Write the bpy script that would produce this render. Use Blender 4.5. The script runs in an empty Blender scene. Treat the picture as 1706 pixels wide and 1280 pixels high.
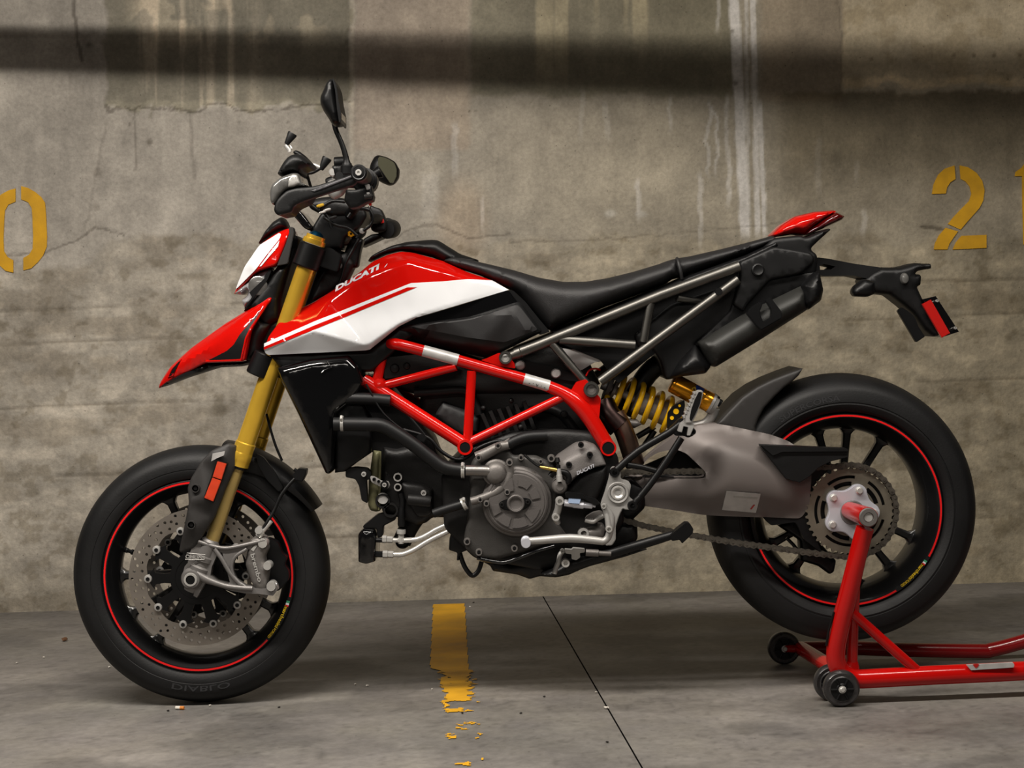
import bpy, bmesh, math, random
import numpy as np
from mathutils import Vector, Matrix
from mathutils.geometry import delaunay_2d_cdt

random.seed(7); rng = np.random.default_rng(11)
SC = bpy.context.scene
COL = SC.collection
# ------------------------------------------------------------------ camera
F, DIST, HC, ROLL, CX, CY = 2848.0, 4.0, 0.888, 0.03, 853.0, 520.0
cd = bpy.data.cameras.new('camera'); cam = bpy.data.objects.new('camera', cd); COL.objects.link(cam)
cd.sensor_width = 36; cd.lens = 36*F/1706; cd.shift_y = -(640-CY)/1706
cam.location = (0, -DIST, HC); cam.rotation_euler = (math.pi/2, ROLL, 0)
cd.clip_start = 0.05
SC.camera = cam
# ------------------------------------------------------------------ light
wd = bpy.data.worlds.new('world'); SC.world = wd; wd.use_nodes = True
bg = wd.node_tree.nodes['Background']; bg.inputs[0].default_value = (1.0, 0.95, 0.89, 1); bg.inputs[1].default_value = 0.026
def area(name, loc, rot, sx, sy, power, col=(1, .935, .85)):
    l = bpy.data.lights.new(name, 'AREA'); l.shape = 'RECTANGLE'; l.size = sx; l.size_y = sy
    l.energy = power; l.color = col
    o = bpy.data.objects.new(name, l); COL.objects.link(o); o.location = loc; o.rotation_euler = rot
    return o
area('ceiling_tube_light', (-1.15, -1.28, 2.50), (math.radians(10), 0, 0), 2.4, 0.16, 98)
area('ceiling_tube_light', (0.95, -1.28, 2.50), (math.radians(10), 0, 0), 1.5, 0.16, 34)
area('rear_tube_light', (-0.6, -5.0, 2.52), (math.radians(30), 0, 0), 2.4, 0.16, 21)
SC.view_settings.view_transform = 'Standard'; SC.view_settings.look = 'None'
SC.view_settings.exposure = 0.22; SC.view_settings.gamma = 1.0; SC.view_settings.use_curve_mapping = False

# ------------------------------------------------------------------ helpers
CR, SR = math.cos(ROLL), math.sin(ROLL)
def at(px, py, Y=0.0):
    u, v = px-CX, py-CY
    d = (Y+DIST)/F
    return Vector(((u*CR - v*SR)*d, Y, HC - (u*SR + v*CR)*d))
def sc(px, Y=0.0): return px*(Y+DIST)/F          # pixels -> metres at depth Y
def W(pts, Y): return [(p.x, p.z) for p in (at(x, y, Y) for x, y in pts)]
def crop(ox, oy, s): return lambda *pts: [(ox+x/s, oy+y/s) for x, y in pts]
cA = crop(380, 110, 4); cB = crop(230, 340, 4); cC = crop(430, 380, 3.412); cD = crop(110, 720, 2.7826)
cE = crop(280, 720, 4.2654); cF = crop(540, 560, 5.331); cG = crop(580, 720, 4.9214); cH = crop(740, 700, 4.5706)
cI = crop(810, 400, 3.8773); cJ = crop(960, 580, 5.818); cK = crop(1080, 330, 3.1593); cL = crop(900, 740, 5.0176)
cM = crop(1160, 600, 2.6667); cN = crop(1300, 740, 5.3346); cO = crop(1240, 960, 3.661); cQ = crop(600, 960, 2.437)
cR = crop(560, 280, 9.143); cS = crop(1400, 380, 5.8167); cT = crop(0, 270, 6.0955); cU = crop(1500, 250, 6.4)
def T3(pts, Y): return [at(x, y, Y) for x, y in pts]

def lin(c):
    r = []
    for v in c[:3]:
        v /= 255.0
        r.append(v/12.92 if v <= .04045 else ((v+.055)/1.055)**2.4)
    return tuple(r)
MATS = {}
def mat(name, rgb, rough=.5, metal=0., coat=0., crough=.05, **kw):
    m = mat_(name, rgb, rough, metal, coat, **kw); m.node_tree.nodes['Principled BSDF'].inputs['Coat Roughness'].default_value = crough; return m
def mat_(name, rgb, rough=.5, metal=0., coat=0., bump=0., bscale=300., var=0., vscale=8., emit=None, trans=0., spec=.5, aniso=None, ior=1.45):
    if name in MATS: return MATS[name]
    m = bpy.data.materials.new(name); m.use_nodes = True; nt = m.node_tree; N = nt.nodes; L = nt.links
    b = N['Principled BSDF']
    c = lin(rgb)
    b.inputs['Base Color'].default_value = (*c, 1); b.inputs['Roughness'].default_value = rough
    b.inputs['Metallic'].default_value = metal; b.inputs['Coat Weight'].default_value = coat
    b.inputs['Coat Roughness'].default_value = .035; b.inputs['Specular IOR Level'].default_value = spec
    b.inputs['Transmission Weight'].default_value = trans; b.inputs['IOR'].default_value = ior
    tc = N.new('ShaderNodeTexCoord')
    if var:
        n = N.new('ShaderNodeTexNoise'); n.inputs['Scale'].default_value = vscale; n.inputs['Detail'].default_value = 5
        L.new(tc.outputs['Object'], n.inputs['Vector'])
        mp = N.new('ShaderNodeMapRange'); mp.inputs[1].default_value = .3; mp.inputs[2].default_value = .7
        mp.inputs[3].default_value = 1-var; mp.inputs[4].default_value = 1+var
        L.new(n.outputs[0], mp.inputs[0])
        mx = N.new('ShaderNodeMix'); mx.data_type = 'RGBA'; mx.blend_type = 'MULTIPLY'; mx.inputs[0].default_value = 1
        mx.inputs[6].default_value = (*c, 1)
        L.new(mp.outputs[0], mx.inputs[7]); L.new(mx.outputs[2], b.inputs['Base Color'])
        mr = N.new('ShaderNodeMapRange'); mr.inputs[1].default_value = .3; mr.inputs[2].default_value = .7
        mr.inputs[3].default_value = max(.02, rough-var*.3); mr.inputs[4].default_value = min(1, rough+var*.3)
        L.new(n.outputs[0], mr.inputs[0]); L.new(mr.outputs[0], b.inputs['Roughness'])
    if bump:
        n2 = N.new('ShaderNodeTexNoise'); n2.inputs['Scale'].default_value = bscale; n2.inputs['Detail'].default_value = 3
        L.new(tc.outputs['Object'], n2.inputs['Vector'])
        bp = N.new('ShaderNodeBump'); bp.inputs['Strength'].default_value = bump; bp.inputs['Distance'].default_value = .001
        L.new(n2.outputs[0], bp.inputs['Height']); L.new(bp.outputs[0], b.inputs['Normal'])
    MATS[name] = m
    return m
RED = mat('red_paint', (184, 12, 6), .5, 0, 1., crough=.08, var=.03, spec=.0)
FRED = mat('red_frame_paint', (186, 14, 7), .5, 0, 1., crough=.17, var=.05, spec=0.)
SRED = mat('stand_red_paint', (178, 11, 8), .5, 0, .9, crough=.17, var=.06, spec=0.)
WHITE = mat('white_paint', (218, 219, 222), .45, 0, .8, var=.02, spec=.25)
PLAS = mat('black_plastic', (10, 10, 11), .48, spec=.4, bump=.25, bscale=900, var=.12, vscale=14)
GREYP = mat('grey_plastic', (40, 38, 37), .55, bump=.3, bscale=900, var=.08)
GLOSSB = mat('gloss_black', (8, 8, 9), .12, coat=.5, var=.05)
RUB = mat('tire_rubber', (15, 15, 16), .58, spec=.4, bump=.3, bscale=220, var=.18, vscale=10)
RUB2 = mat('tire_lettering_rubber', (36, 36, 38), .7, var=.1)
HOSE = mat('hose_rubber', (15, 15, 16), .5, spec=.35, var=.15, bump=.15)
LEATH = mat('seat_vinyl', (27, 26, 27), .52, bump=.5, bscale=700, var=.08)
GOLD = mat('gold_anodised', (236, 190, 66), .24, .62, var=.05, vscale=30)
GOLD2 = mat('pale_gold_tube', (186, 160, 98), .28, .6, var=.06)
GOLD3 = mat('amber_gold_reservoir', (222, 150, 28), .22, .7, var=.04)
TITAN = mat('bare_titanium_tube', (100, 98, 94), .42, 1, var=.08, vscale=20, bump=.1)
ALU = mat('cast_aluminium', (172, 170, 167), .46, .5, bump=.3, bscale=500, var=.1)
ALUD = mat('dark_cast_metal', (112, 108, 105), .5, .5, bump=.35, bscale=420, var=.1)
ENG = mat('engine_grey_paint', (94, 90, 88), .48, .35, bump=.4, bscale=420, var=.1)
ENGD = mat('engine_dark', (17, 16, 16), .5, .0, spec=.35, bump=.4, bscale=260, var=.2)
BRONZ = mat('swingarm_grey_paint', (104, 97, 94), .5, .2, var=.05)
STEEL = mat('steel', (196, 194, 190), .3, .55, var=.08, vscale=40)
DISC = mat('brake_disc_steel', (128, 121, 113), .45, .6, var=.1, vscale=25)
SILV = mat('silver_anodised', (205, 206, 214), .4, .5, var=.04)
SPRK = mat('sprocket_steel', (124, 117, 104), .45, .7, var=.12, vscale=30)
CHAIN = mat('chain_steel', (84, 79, 72), .4, .6, var=.2, vscale=60)
BLKM = mat('black_metal', (9, 9, 10), .42, .0, var=.1, spec=.35)
YEL = mat('yellow_spring_paint', (232, 178, 12), .32, coat=.4, var=.05)
ORAN = mat('orange_reflector_plastic', (196, 54, 8), .3, coat=.5, bump=.8, bscale=1500, var=.1, vscale=60)
REDREF = mat('red_reflector_plastic', (172, 16, 10), .25, coat=.5, bump=.5, bscale=1400)
REDLENS = mat('red_lamp_lens', (70, 4, 4), .12, coat=.8, var=.25, vscale=50)
LENS = mat('clear_lens', (92, 91, 89), .3, .3, coat=.8, var=.25, vscale=30)
LENSG = mat('headlamp_chrome', (165, 165, 168), .2, .4, var=.3, vscale=25)
GLASSM = mat('mirror_glass', (96, 95, 78), .12, .5)
BLUE = mat('blue_label', (36, 66, 150), .4, coat=.3)
YLAB = mat('yellow_lettering', (226, 190, 30), .5)
GREEN = mat('green_label', (60, 150, 110), .5)
LABEL = mat('silver_label', (186, 184, 182), .4, .3, var=.12, vscale=40)
LET = mat('pale_lettering', (172, 170, 166), .45, .3)
COOL = mat('pale_cooler_core', (122, 120, 88), .5, .2, var=.15, vscale=50)
BLUET = mat('heat_blued_steel', (60, 48, 46), .34, 1, var=.3, vscale=14)
PIPEM = mat('exhaust_steel', (118, 96, 84), .36, 1, var=.3, vscale=12)
MUFF = mat('muffler_dark_coating', (36, 36, 34), .5, .2, bump=.3, bscale=500, var=.1)
CLEARW = mat('smoky_wheel_urethane', (44, 42, 42), .3, coat=.3, var=.2, vscale=40)

def smooth(me, ang=35):
    me.polygons.foreach_set('use_smooth', [True]*len(me.polygons))
    me.set_sharp_from_angle(angle=math.radians(ang))
def link(name, me, parent=None):
    o = bpy.data.objects.new(name, me); COL.objects.link(o)
    if parent is not None:
        o.parent = parent
        l = parent.get('_l')
        if l is not None: o.matrix_parent_inverse = Matrix.Translation(-parent.location)
    return o
def mk(name, verts, faces, m, parent=None, ang=35, recalc=True):
    me = bpy.data.meshes.new(name)
    me.from_pydata([tuple(v) for v in verts], [], [tuple(f) for f in faces])
    if recalc:
        bm = bmesh.new(); bm.from_mesh(me); bmesh.ops.recalc_face_normals(bm, faces=bm.faces); bm.to_mesh(me); bm.free()
    if m is not None: me.materials.append(m)
    smooth(me, ang); me.update()
    return link(name, me, parent)
def empty(name, loc, label, cat, group=None):
    o = bpy.data.objects.new(name, None); COL.objects.link(o); o.location = loc; o.empty_display_size = .1
    o['label'] = label; o['category'] = cat; o['_l'] = 1
    if group: o['group'] = group
    return o
def tag(o, label, cat, group=None):
    o['label'] = label; o['category'] = cat
    if group: o['group'] = group
    return o
def catmull(pts, n=6, closed=True):
    P = [Vector(p) for p in pts]; out = []; N = len(P)
    rngi = range(N if closed else N-1)
    for i in rngi:
        if closed: a, b, c, d = P[i-1], P[i], P[(i+1) % N], P[(i+2) % N]
        else:
            b, c = P[i], P[i+1]; a = P[i-1] if i else b+(b-c); d = P[i+2] if i+2 < N else c+(c-b)
        for k in range(n):
            t = k/n
            out.append(.5*((2*b)+(c-a)*t+(2*a-5*b+4*c-d)*t*t+(3*b-a-3*c+d)*t**3))
    if not closed: out.append(P[-1])
    return out
def sm2(pts, n=4): return [(p[0], p[1]) for p in catmull([(x, y, 0) for x, y in pts], n)]
def rnd(pts, r=3, n=3):
    """round the corners of a 2D polygon by radius-ish r (same units as pts)"""
    out = []; N = len(pts)
    for i in range(N):
        p0, p1, p2 = Vector(pts[i-1]), Vector(pts[i]), Vector(pts[(i+1) % N])
        a, b = p0-p1, p2-p1
        la, lb = a.length, b.length
        if la < 1e-9 or lb < 1e-9: continue
        k = min(r, la*.45, lb*.45)
        s, e = p1+a*(k/la), p1+b*(k/lb)
        for j in range(n+1):
            t = j/n
            q = s*(1-t)**2 + p1*2*t*(1-t) + e*t*t
            out.append((q.x, q.y))
    return out
def resample(poly, s):
    out = []; N = len(poly)
    for i in range(N):
        a, b = Vector(poly[i]), Vector(poly[(i+1) % N]); k = max(1, int(math.ceil((b-a).length/s)))
        for j in range(k):
            q = a.lerp(b, j/k); out.append((q.x, q.y))
    return out
def inside(P, poly):
    P = np.asarray(P); q = np.asarray(poly); r = np.zeros(len(P), bool); j = len(q)-1
    for i in range(len(q)):
        xi, yi, xj, yj = q[i, 0], q[i, 1], q[j, 0], q[j, 1]
        c = ((yi > P[:, 1]) != (yj > P[:, 1]))
        with np.errstate(divide='ignore', invalid='ignore'):
            xx = (xj-xi)*(P[:, 1]-yi)/(yj-yi+1e-30)+xi
        r ^= c & (P[:, 0] < xx); j = i
    return r
def edist(P, polys):
    P = np.asarray(P); d = np.full(len(P), 1e9)
    for poly in polys:
        q = np.asarray(poly)
        for i in range(len(q)):
            a = q[i-1]; b = q[i]; ab = b-a; l2 = max(ab@ab, 1e-18)
            t = np.clip(((P-a)@ab)/l2, 0, 1)
            d = np.minimum(d, np.hypot(*(P-(a+t[:, None]*ab)).T))
    return d
def tri(out, s, holes=(), interior=True, R=None, crease=()):
    loops = [resample(out, s)]+[list(h) for h in holes]
    pts = []; edges = []
    for l in loops:
        b = len(pts); pts += l
        edges += [(b+i, b+(i+1) % len(l)) for i in range(len(l))]
    if interior and R:
        q0 = np.asarray(loops[0]); ar = .5*np.sum(q0[:, 0]*np.roll(q0[:, 1], -1)-np.roll(q0[:, 0], -1)*q0[:, 1]); sg = 1 if ar > 0 else -1
        tg = np.roll(q0, -1, 0)-np.roll(q0, 1, 0); tg /= np.maximum(np.hypot(*tg.T), 1e-9)[:, None]; nrm = np.c_[-tg[:, 1], tg[:, 0]]*sg
        for fr_ in (.05, .16, .32, .55, .8, 1.03):
            c_ = q0+nrm*R*fr_; kk = inside(c_, loops[0]); c_ = c_[kk]
            for h in loops[1:]:
                if len(c_): c_ = c_[~inside(c_, h)]
            if len(c_):
                c_ = c_[edist(c_, loops) > R*fr_*.93]
                if fr_ >= .7 and len(c_) > 4: c_ = c_[::2]
                pts += [tuple(x) for x in c_]
    if interior:
        q = np.asarray(loops[0]); mn, mxx = q.min(0), q.max(0)
        gx, gy = np.meshgrid(np.arange(mn[0], mxx[0], s), np.arange(mn[1], mxx[1], s*.87))
        gx[1::2] += s/2
        g = np.c_[gx.ravel(), gy.ravel()]
        if len(g):
            k = inside(g, loops[0])
            for h in loops[1:]: k &= ~inside(g, h)
            g = g[k]
            if len(g):
                g = g[edist(g, loops) > (R*1.0+s*.35 if R else s*.45)]
                pts += [tuple(x) for x in g]
    for l in crease:
        b = len(pts); q = []
        for a_, b_ in zip(l, l[1:]):
            k_ = max(1, int(math.hypot(b_[0]-a_[0], b_[1]-a_[1])/.005)); q += [(a_[0]+(b_[0]-a_[0])*i/k_, a_[1]+(b_[1]-a_[1])*i/k_) for i in range(k_)]
        q.append(l[-1]); pts += q; edges += [(b+i, b+i+1) for i in range(len(q)-1)]
    co, ed, fa, *_ = delaunay_2d_cdt([Vector(p) for p in pts], edges, [], 0, 1e-6)
    co = np.array([(c.x, c.y) for c in co])
    fa = [tuple(f) for f in fa]
    cen = np.array([co[list(f)].mean(0) for f in fa])
    k = inside(cen, loops[0])
    for h in loops[1:]: k &= ~inside(cen, h)
    return co, [f for f, kk in zip(fa, k) if kk], loops
def solidify(name, co, fa, near, far, m, parent, ang=35):
    n = len(co)
    V = [(co[i, 0], near[i], co[i, 1]) for i in range(n)]+[(co[i, 0], far[i], co[i, 1]) for i in range(n)]
    cnt = {}
    for f in fa:
        for a, b in zip(f, f[1:]+f[:1]):
            cnt.setdefault((min(a, b), max(a, b)), []).append((a, b))
    FF = list(fa)+[tuple(i+n for i in reversed(f)) for f in fa]
    for k, v in cnt.items():
        if len(v) == 1:
            a, b = v[0]; FF.append((b, a, a+n, b+n))
    return mk(name, V, FF, m, parent, ang)
def body(name, out, Ym, w, m, parent, edge=.004, R=.03, s=.012, ref=None, px=True, ang=75, holes=()):
    """pillow-shaped solid: traced outline, half width w (number or function), rounded rim of radius R"""
    ref = Ym-edge
    o = W(out, ref) if px else out
    hs = [W(h, ref) if px else h for h in holes]
    co, fa, loops = tri(o, s, hs, R=R)
    d = edist(co, loops); t = np.clip(d/R, 0, 1); pr = np.sqrt(1-(1-t)**2)
    ww = w(co[:, 0], co[:, 1]) if callable(w) else np.full(len(co), w)
    half = edge+(ww-edge)*pr
    return solidify(name, co, fa, Ym-half, Ym+half, m, parent, ang)
def hbody(name, out, hf, m, parent, Ym=0., R=.01, drop=.012, s=.012, ref=0., ang=25, crease=()):
    o = W(out, ref)
    co, fa, loops = tri(o, s, R=R, crease=[W(l, ref) for l in crease])
    d = edist(co, loops); t = np.clip(d/R, 0, 1); pr = np.sqrt(1-(1-t)**2)
    near = hf(co[:, 0], co[:, 1])+drop*(1-pr)
    return solidify(name, co, fa, near, 2*Ym-near, m, parent, ang)
def decal(name, out, hf, off, m, parent, s=.012, ref=0., ang=25, th=.0012, crease=()):
    o = W(out, ref); co, fa, _ = tri(o, s, crease=[W(l, ref) for l in crease])
    near = (hf(co[:, 0], co[:, 1]) if callable(hf) else np.full(len(co), hf))-off
    return solidify(name, co, fa, near, near+th, m, parent, ang)
def field(ctrl, ref, edges=(), sig=.004, st=.0025):
    """depth field through control points (px, py, Y) with optional crease edges, softened over sig metres"""
    P = np.array([(p.x, p.z) for p in (at(x, y, ref) for x, y, _ in ctrl)]); Yv = np.array([c[2] for c in ctrl])
    co, ed, fa, ov, *_ = delaunay_2d_cdt([Vector(p) for p in P], list(edges), [], 0, 1e-7)
    co = np.array([(c.x, c.y) for c in co]); yv = np.array([Yv[o[0]] if len(o) else -.1 for o in ov])
    def raw(Q):
        res = np.full(len(Q), np.nan)
        for t in fa:
            a, b, c = co[t[0]], co[t[1]], co[t[2]]
            M = np.array([[b[0]-a[0], c[0]-a[0]], [b[1]-a[1], c[1]-a[1]]])
            if abs(np.linalg.det(M)) < 1e-12: continue
            u, v = np.linalg.solve(M, (Q-a).T)
            k = (u >= -1e-6) & (v >= -1e-6) & (u+v <= 1+1e-6)
            res[k] = (yv[t[0]]*(1-u-v)+yv[t[1]]*u+yv[t[2]]*v)[k]
        bad = np.isnan(res)
        if bad.any():   # outside the control hull: carry the nearest point of the hull outline
            B = Q[bad]; best = np.full(len(B), 1e9); val = np.zeros(len(B)); cnt = {}
            for f in fa:
                for i, j in zip(f, tuple(f[1:])+(f[0],)): cnt[(min(i, j), max(i, j))] = cnt.get((min(i, j), max(i, j)), 0)+1
            for (i, j), c_ in cnt.items():
                if c_ != 1: continue
                A_, D = co[i], co[j]-co[i]; t = np.clip(((B-A_)@D)/(D@D+1e-18), 0, 1); dd = np.hypot(*(B-A_-t[:, None]*D).T)
                k = dd < best; best[k] = dd[k]; val[k] = (yv[i]*(1-t)+yv[j]*t)[k]
            res[bad] = val
        return res
    mn = co.min(0)-.03; mxx = co.max(0)+.03
    gx = np.arange(mn[0], mxx[0], st); gz = np.arange(mn[1], mxx[1], st); X, Z = np.meshgrid(gx, gz)
    G = raw(np.c_[X.ravel(), Z.ravel()]).reshape(X.shape)
    n = int(3*sig/st); k = np.exp(-.5*(np.arange(-n, n+1)*st/sig)**2); k /= k.sum()
    for ax_ in (0, 1):
        Gp = np.pad(G, [(n, n) if ax_ == 0 else (0, 0), (n, n) if ax_ == 1 else (0, 0)], mode='edge')
        G = sum(kk*(Gp[i:i+G.shape[0], :] if ax_ == 0 else Gp[:, i:i+G.shape[1]]) for i, kk in enumerate(k))
    def f(x, z):
        x = np.clip((np.atleast_1d(x)-mn[0])/st, 0, len(gx)-1.001); z = np.clip((np.atleast_1d(z)-mn[1])/st, 0, len(gz)-1.001)
        i, j = x.astype(int), z.astype(int); fx, fz = x-i, z-j
        return (G[j, i]*(1-fx)+G[j, i+1]*fx)*(1-fz)+(G[j+1, i]*(1-fx)+G[j+1, i+1]*fx)*fz
    return f
def poly_field(lines, ref, sig=.004, sub=4):
    """field from several crease polylines of (px, py, Y)"""
    ctrl = []; ed = []
    for l in lines:
        if l[0] == 'sharp': l = l[1:]
        elif len(l) > 2: l = [tuple(round(c, 5) for c in q) for q in catmull(l, sub, False)]
        for i, p in enumerate(l):
            if p in ctrl: k = ctrl.index(p)
            else: ctrl.append(p); k = len(ctrl)-1
            if i: ed.append((pk, k))
            pk = k
    return field(ctrl, ref, ed, sig)
def plate(name, out, Yn, Yf, m, parent, bev=.0015, holes=(), px=True, ref=None, seg=2):
    """flat plate with bevelled rim, optional through-holes"""
    r = Yn if ref is None else ref
    o = W(out, r) if px else out
    if holes:
        co, fa, _ = tri(o, .05, [W(h, r) if px else h for h in holes], interior=False)
        return solidify(name, co, fa, np.full(len(co), Yn), np.full(len(co), Yf), m, parent, 30)
    bm = bmesh.new()
    vs = [bm.verts.new((x, Yn, z)) for x, z in o]
    f = bm.faces.new(vs)
    ex = bmesh.ops.extrude_face_region(bm, geom=[f])
    for v in [g for g in ex['geom'] if isinstance(g, bmesh.types.BMVert)]: v.co.y = Yf
    bmesh.ops.recalc_face_normals(bm, faces=bm.faces)
    if bev:
        ed = [e for e in bm.edges if abs(e.verts[0].co.y-e.verts[1].co.y) < 1e-9]
        try: bmesh.ops.bevel(bm, geom=ed, offset=bev, segments=seg, affect='EDGES', clamp_overlap=True)
        except Exception: pass
    me = bpy.data.meshes.new(name); bm.to_mesh(me); bm.free()
    me.materials.append(m); smooth(me, 40)
    return link(name, me, parent)
def tubemesh(pts, r, seg=14, sub=0, closed=False, caps=True):
    P = [Vector(p) for p in pts]
    rr = list(r) if isinstance(r, (list, tuple)) else [r]*len(P)
    if sub:
        n0 = len(P); P = catmull(P, sub, closed)
        q = []
        m = len(P)
        for i in range(m):
            t = i/sub; k = int(t); f = t-k
            q.append(rr[min(k, n0-1)]*(1-f)+rr[min(k+1, n0-1)]*f)
        rr = q
    n = len(P); V = []; FF = []
    tang = []
    for i in range(n):
        if closed: t = P[(i+1) % n]-P[i-1]
        else: t = P[min(i+1, n-1)]-P[max(i-1, 0)]
        tang.append(t.normalized())
    up = Vector((0, 1, 0)) if abs(tang[0].y) < .9 else Vector((1, 0, 0))
    u = (up-tang[0]*up.dot(tang[0])).normalized()
    for i in range(n):
        u = (u-tang[i]*u.dot(tang[i])).normalized(); v = tang[i].cross(u)
        for k in range(seg):
            a = 2*math.pi*k/seg
            V.append(P[i]+(u*math.cos(a)+v*math.sin(a))*rr[i])
    for i in range(n if closed else n-1):
        j = (i+1) % n
        for k in range(seg):
            l = (k+1) % seg
            FF.append((i*seg+k, i*seg+l, j*seg+l, j*seg+k))
    if not closed and caps:
        FF.append(tuple(range(seg))); FF.append(tuple((n-1)*seg+k for k in range(seg)))
    return V, FF
def tube(name, pts, r, m, parent, seg=14, sub=0, closed=False, mirror=False, ang=40):
    V, FF = tubemesh(pts, r, seg, sub, closed)
    o = mk(name, V, FF, m, parent, ang)
    if mirror:
        mk(name, [(v.x, -v.y, v.z) for v in V], FF, m, parent, ang)
    return o
def frame(ax):
    ax = Vector(ax).normalized()
    up = Vector((0, 0, 1)) if abs(ax.z) < .9 else Vector((1, 0, 0))
    u = (up-ax*up.dot(ax)).normalized(); return ax, u, ax.cross(u)
def lathemesh(prof, c, ax=(0, 1, 0), seg=48, closed=False):
    ax, u, v = frame(ax); c = Vector(c); V = []; FF = []; n = len(prof)
    for r, t in prof:
        for k in range(seg):
            a = 2*math.pi*k/seg
            V.append(c+ax*t+(u*math.cos(a)+v*math.sin(a))*max(r, 1e-5))
    for i in range(n if closed else n-1):
        j = (i+1) % n
        for k in range(seg):
            l = (k+1) % seg; FF.append((i*seg+k, i*seg+l, j*seg+l, j*seg+k))
    if not closed:
        FF.append(tuple(range(seg))); FF.append(tuple((n-1)*seg+k for k in range(seg)))
    return V, FF
def lathe(name, prof, c, m, parent, ax=(0, 1, 0), seg=48, closed=False, ang=32):
    V, FF = lathemesh(prof, c, ax, seg, closed); return mk(name, V, FF, m, parent, ang)
def rod(name, p0, p1, prof, m, parent, seg=24, ang=32):
    """turned part from p0 to p1; prof = (fraction, radius)"""
    p0, p1 = Vector(p0), Vector(p1); L = (p1-p0).length
    return lathe(name, [(r, t*L) for t, r in prof], p0, m, parent, (p1-p0), seg, False, ang)
def bolt(px, py, Y, rpx, m, parent, name='bolt', h=.006):
    r = sc(rpx, Y)
    return lathe(name, [(r*.9, h*1.5), (r, h), (r, -h*.2), (r*.86, -h), (r*.5, -h), (r*.45, -h*.2), (.0, -h*.2)], at(px, py, Y), m, parent, seg=18)
def ell(cx, cy, rx, ry, n=20, a0=0):
    c, s = math.cos(a0), math.sin(a0)
    return [(cx+rx*math.cos(2*math.pi*k/n)*c-ry*math.sin(2*math.pi*k/n)*s, cy+rx*math.cos(2*math.pi*k/n)*s+ry*math.sin(2*math.pi*k/n)*c) for k in range(n)]
def glyphs(txt, shear=0., bold=0.):
    cu = bpy.data.curves.new('t', 'FONT'); cu.body = txt; cu.shear = shear; cu.offset = bold; cu.resolution_u = 3
    ob = bpy.data.objects.new('t', cu); COL.objects.link(ob)
    dg = bpy.context.evaluated_depsgraph_get(); e = ob.evaluated_get(dg); me = e.to_mesh()
    V = np.array([v.co[:2] for v in me.vertices]); FF = [tuple(p.vertices) for p in me.polygons]
    e.to_mesh_clear(); bpy.data.objects.remove(ob); bpy.data.curves.remove(cu)
    V = V-V.min(0); 
    return V/np.array([V[:, 0].max(), V[:, 1].max()]), FF
def lettering(name, txt, p0, p1, hpx, Yf, m, parent, shear=0., bold=0., off=.0012, ref=None, th=.0008):
    """flat raised letters from p0 to p1 (pixels, baseline), height hpx, on depth Yf (number or field)"""
    V, FF = glyphs(txt, shear, bold)
    r = ref if ref is not None else (Yf if not callable(Yf) else 0.)
    a, b = at(*p0, r), at(*p1, r); ex = Vector((b.x-a.x, b.z-a.z)); e = ex.normalized(); up = Vector((-e.y, e.x))
    h = sc(hpx, r)
    q = np.array([(a.x+ex.x*x+up.x*h*y, a.z+ex.y*x+up.y*h*y) for x, y in V])
    y = (Yf(q[:, 0], q[:, 1]) if callable(Yf) else np.full(len(q), Yf))-off
    return solidify(name, q, FF, y, y+th, m, parent)
def arctext(name, txt, c, R, a0, a1, h, Y, m, parent, bold=0., inward=False, shear=0.):
    """letters around a wheel; a0..a1 degrees counter-clockwise seen from the camera, base at radius R"""
    V, FF = glyphs(txt, shear, bold); q = []
    for x, y in V:
        a = math.radians(a0+(a1-a0)*x); rr = R+(h*y if not inward else -h*y)
        q.append((c.x+rr*math.cos(a), c.z+rr*math.sin(a)))
    q = np.array(q); return solidify(name, q, FF, np.full(len(q), Y), np.full(len(q), Y+.0006), m, parent)
def arcring(name, c, r0, r1, a0, a1, Y, th, m, parent, n=120):
    V = []; FF = []
    for i in range(n+1):
        a = math.radians(a0+(a1-a0)*i/n); ca, sa = math.cos(a), math.sin(a)
        for r, y in ((r0, Y), (r1, Y), (r1, Y+th), (r0, Y+th)): V.append((c.x+r*ca, y, c.z+r*sa))
    for i in range(n):
        b = i*4
        for k in range(4):
            l = (k+1) % 4; FF.append((b+k, b+l, b+4+l, b+4+k))
    FF += [(0, 1, 2, 3), (n*4, n*4+1, n*4+2, n*4+3)]
    return mk(name, V, FF, m, parent)
def copyobj(o, parent, M=None, name=None):
    c = o.copy(); COL.objects.link(c); c.parent = parent
    if M is not None: c.matrix_basis = M
    return c

# ------------------------------------------------------------------ setting: wall and floor
WY = 1.32
def vnoise(x, y, seed):
    r = np.random.default_rng(seed); T = r.random((256, 256))
    xi, yi = np.floor(x).astype(int), np.floor(y).astype(int); fx, fy = x-xi, y-yi
    fx = fx*fx*(3-2*fx); fy = fy*fy*(3-2*fy)
    g = lambda a, b: T[a % 256, b % 256]
    return (g(xi, yi)*(1-fx)+g(xi+1, yi)*fx)*(1-fy)+(g(xi, yi+1)*(1-fx)+g(xi+1, yi+1)*fx)*fy
def fbm(x, y, seed, o=4):
    s = 0; a = 1; t = 0
    for i in range(o):
        s = s+a*vnoise(x*2**i, y*2**i, seed+i); t += a; a *= .55
    return s/t
def ss(a, b, x):
    t = np.clip((x-a)/(b-a+1e-12), 0, 1); return t*t*(3-2*t)
def boxm(x, y, x0, x1, y0, y1, e=5): return ss(x0-e, x0+e, x)*(1-ss(x1-e, x1+e, x))*ss(y0-e, y0+e, y)*(1-ss(y1-e, y1+e, y))
def pix(X, Y, Z):
    d = F/(Y+DIST); a = X*d; b = (HC-Z)*d
    return a*CR+b*SR+CX, -a*SR+b*CR+CY
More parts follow.
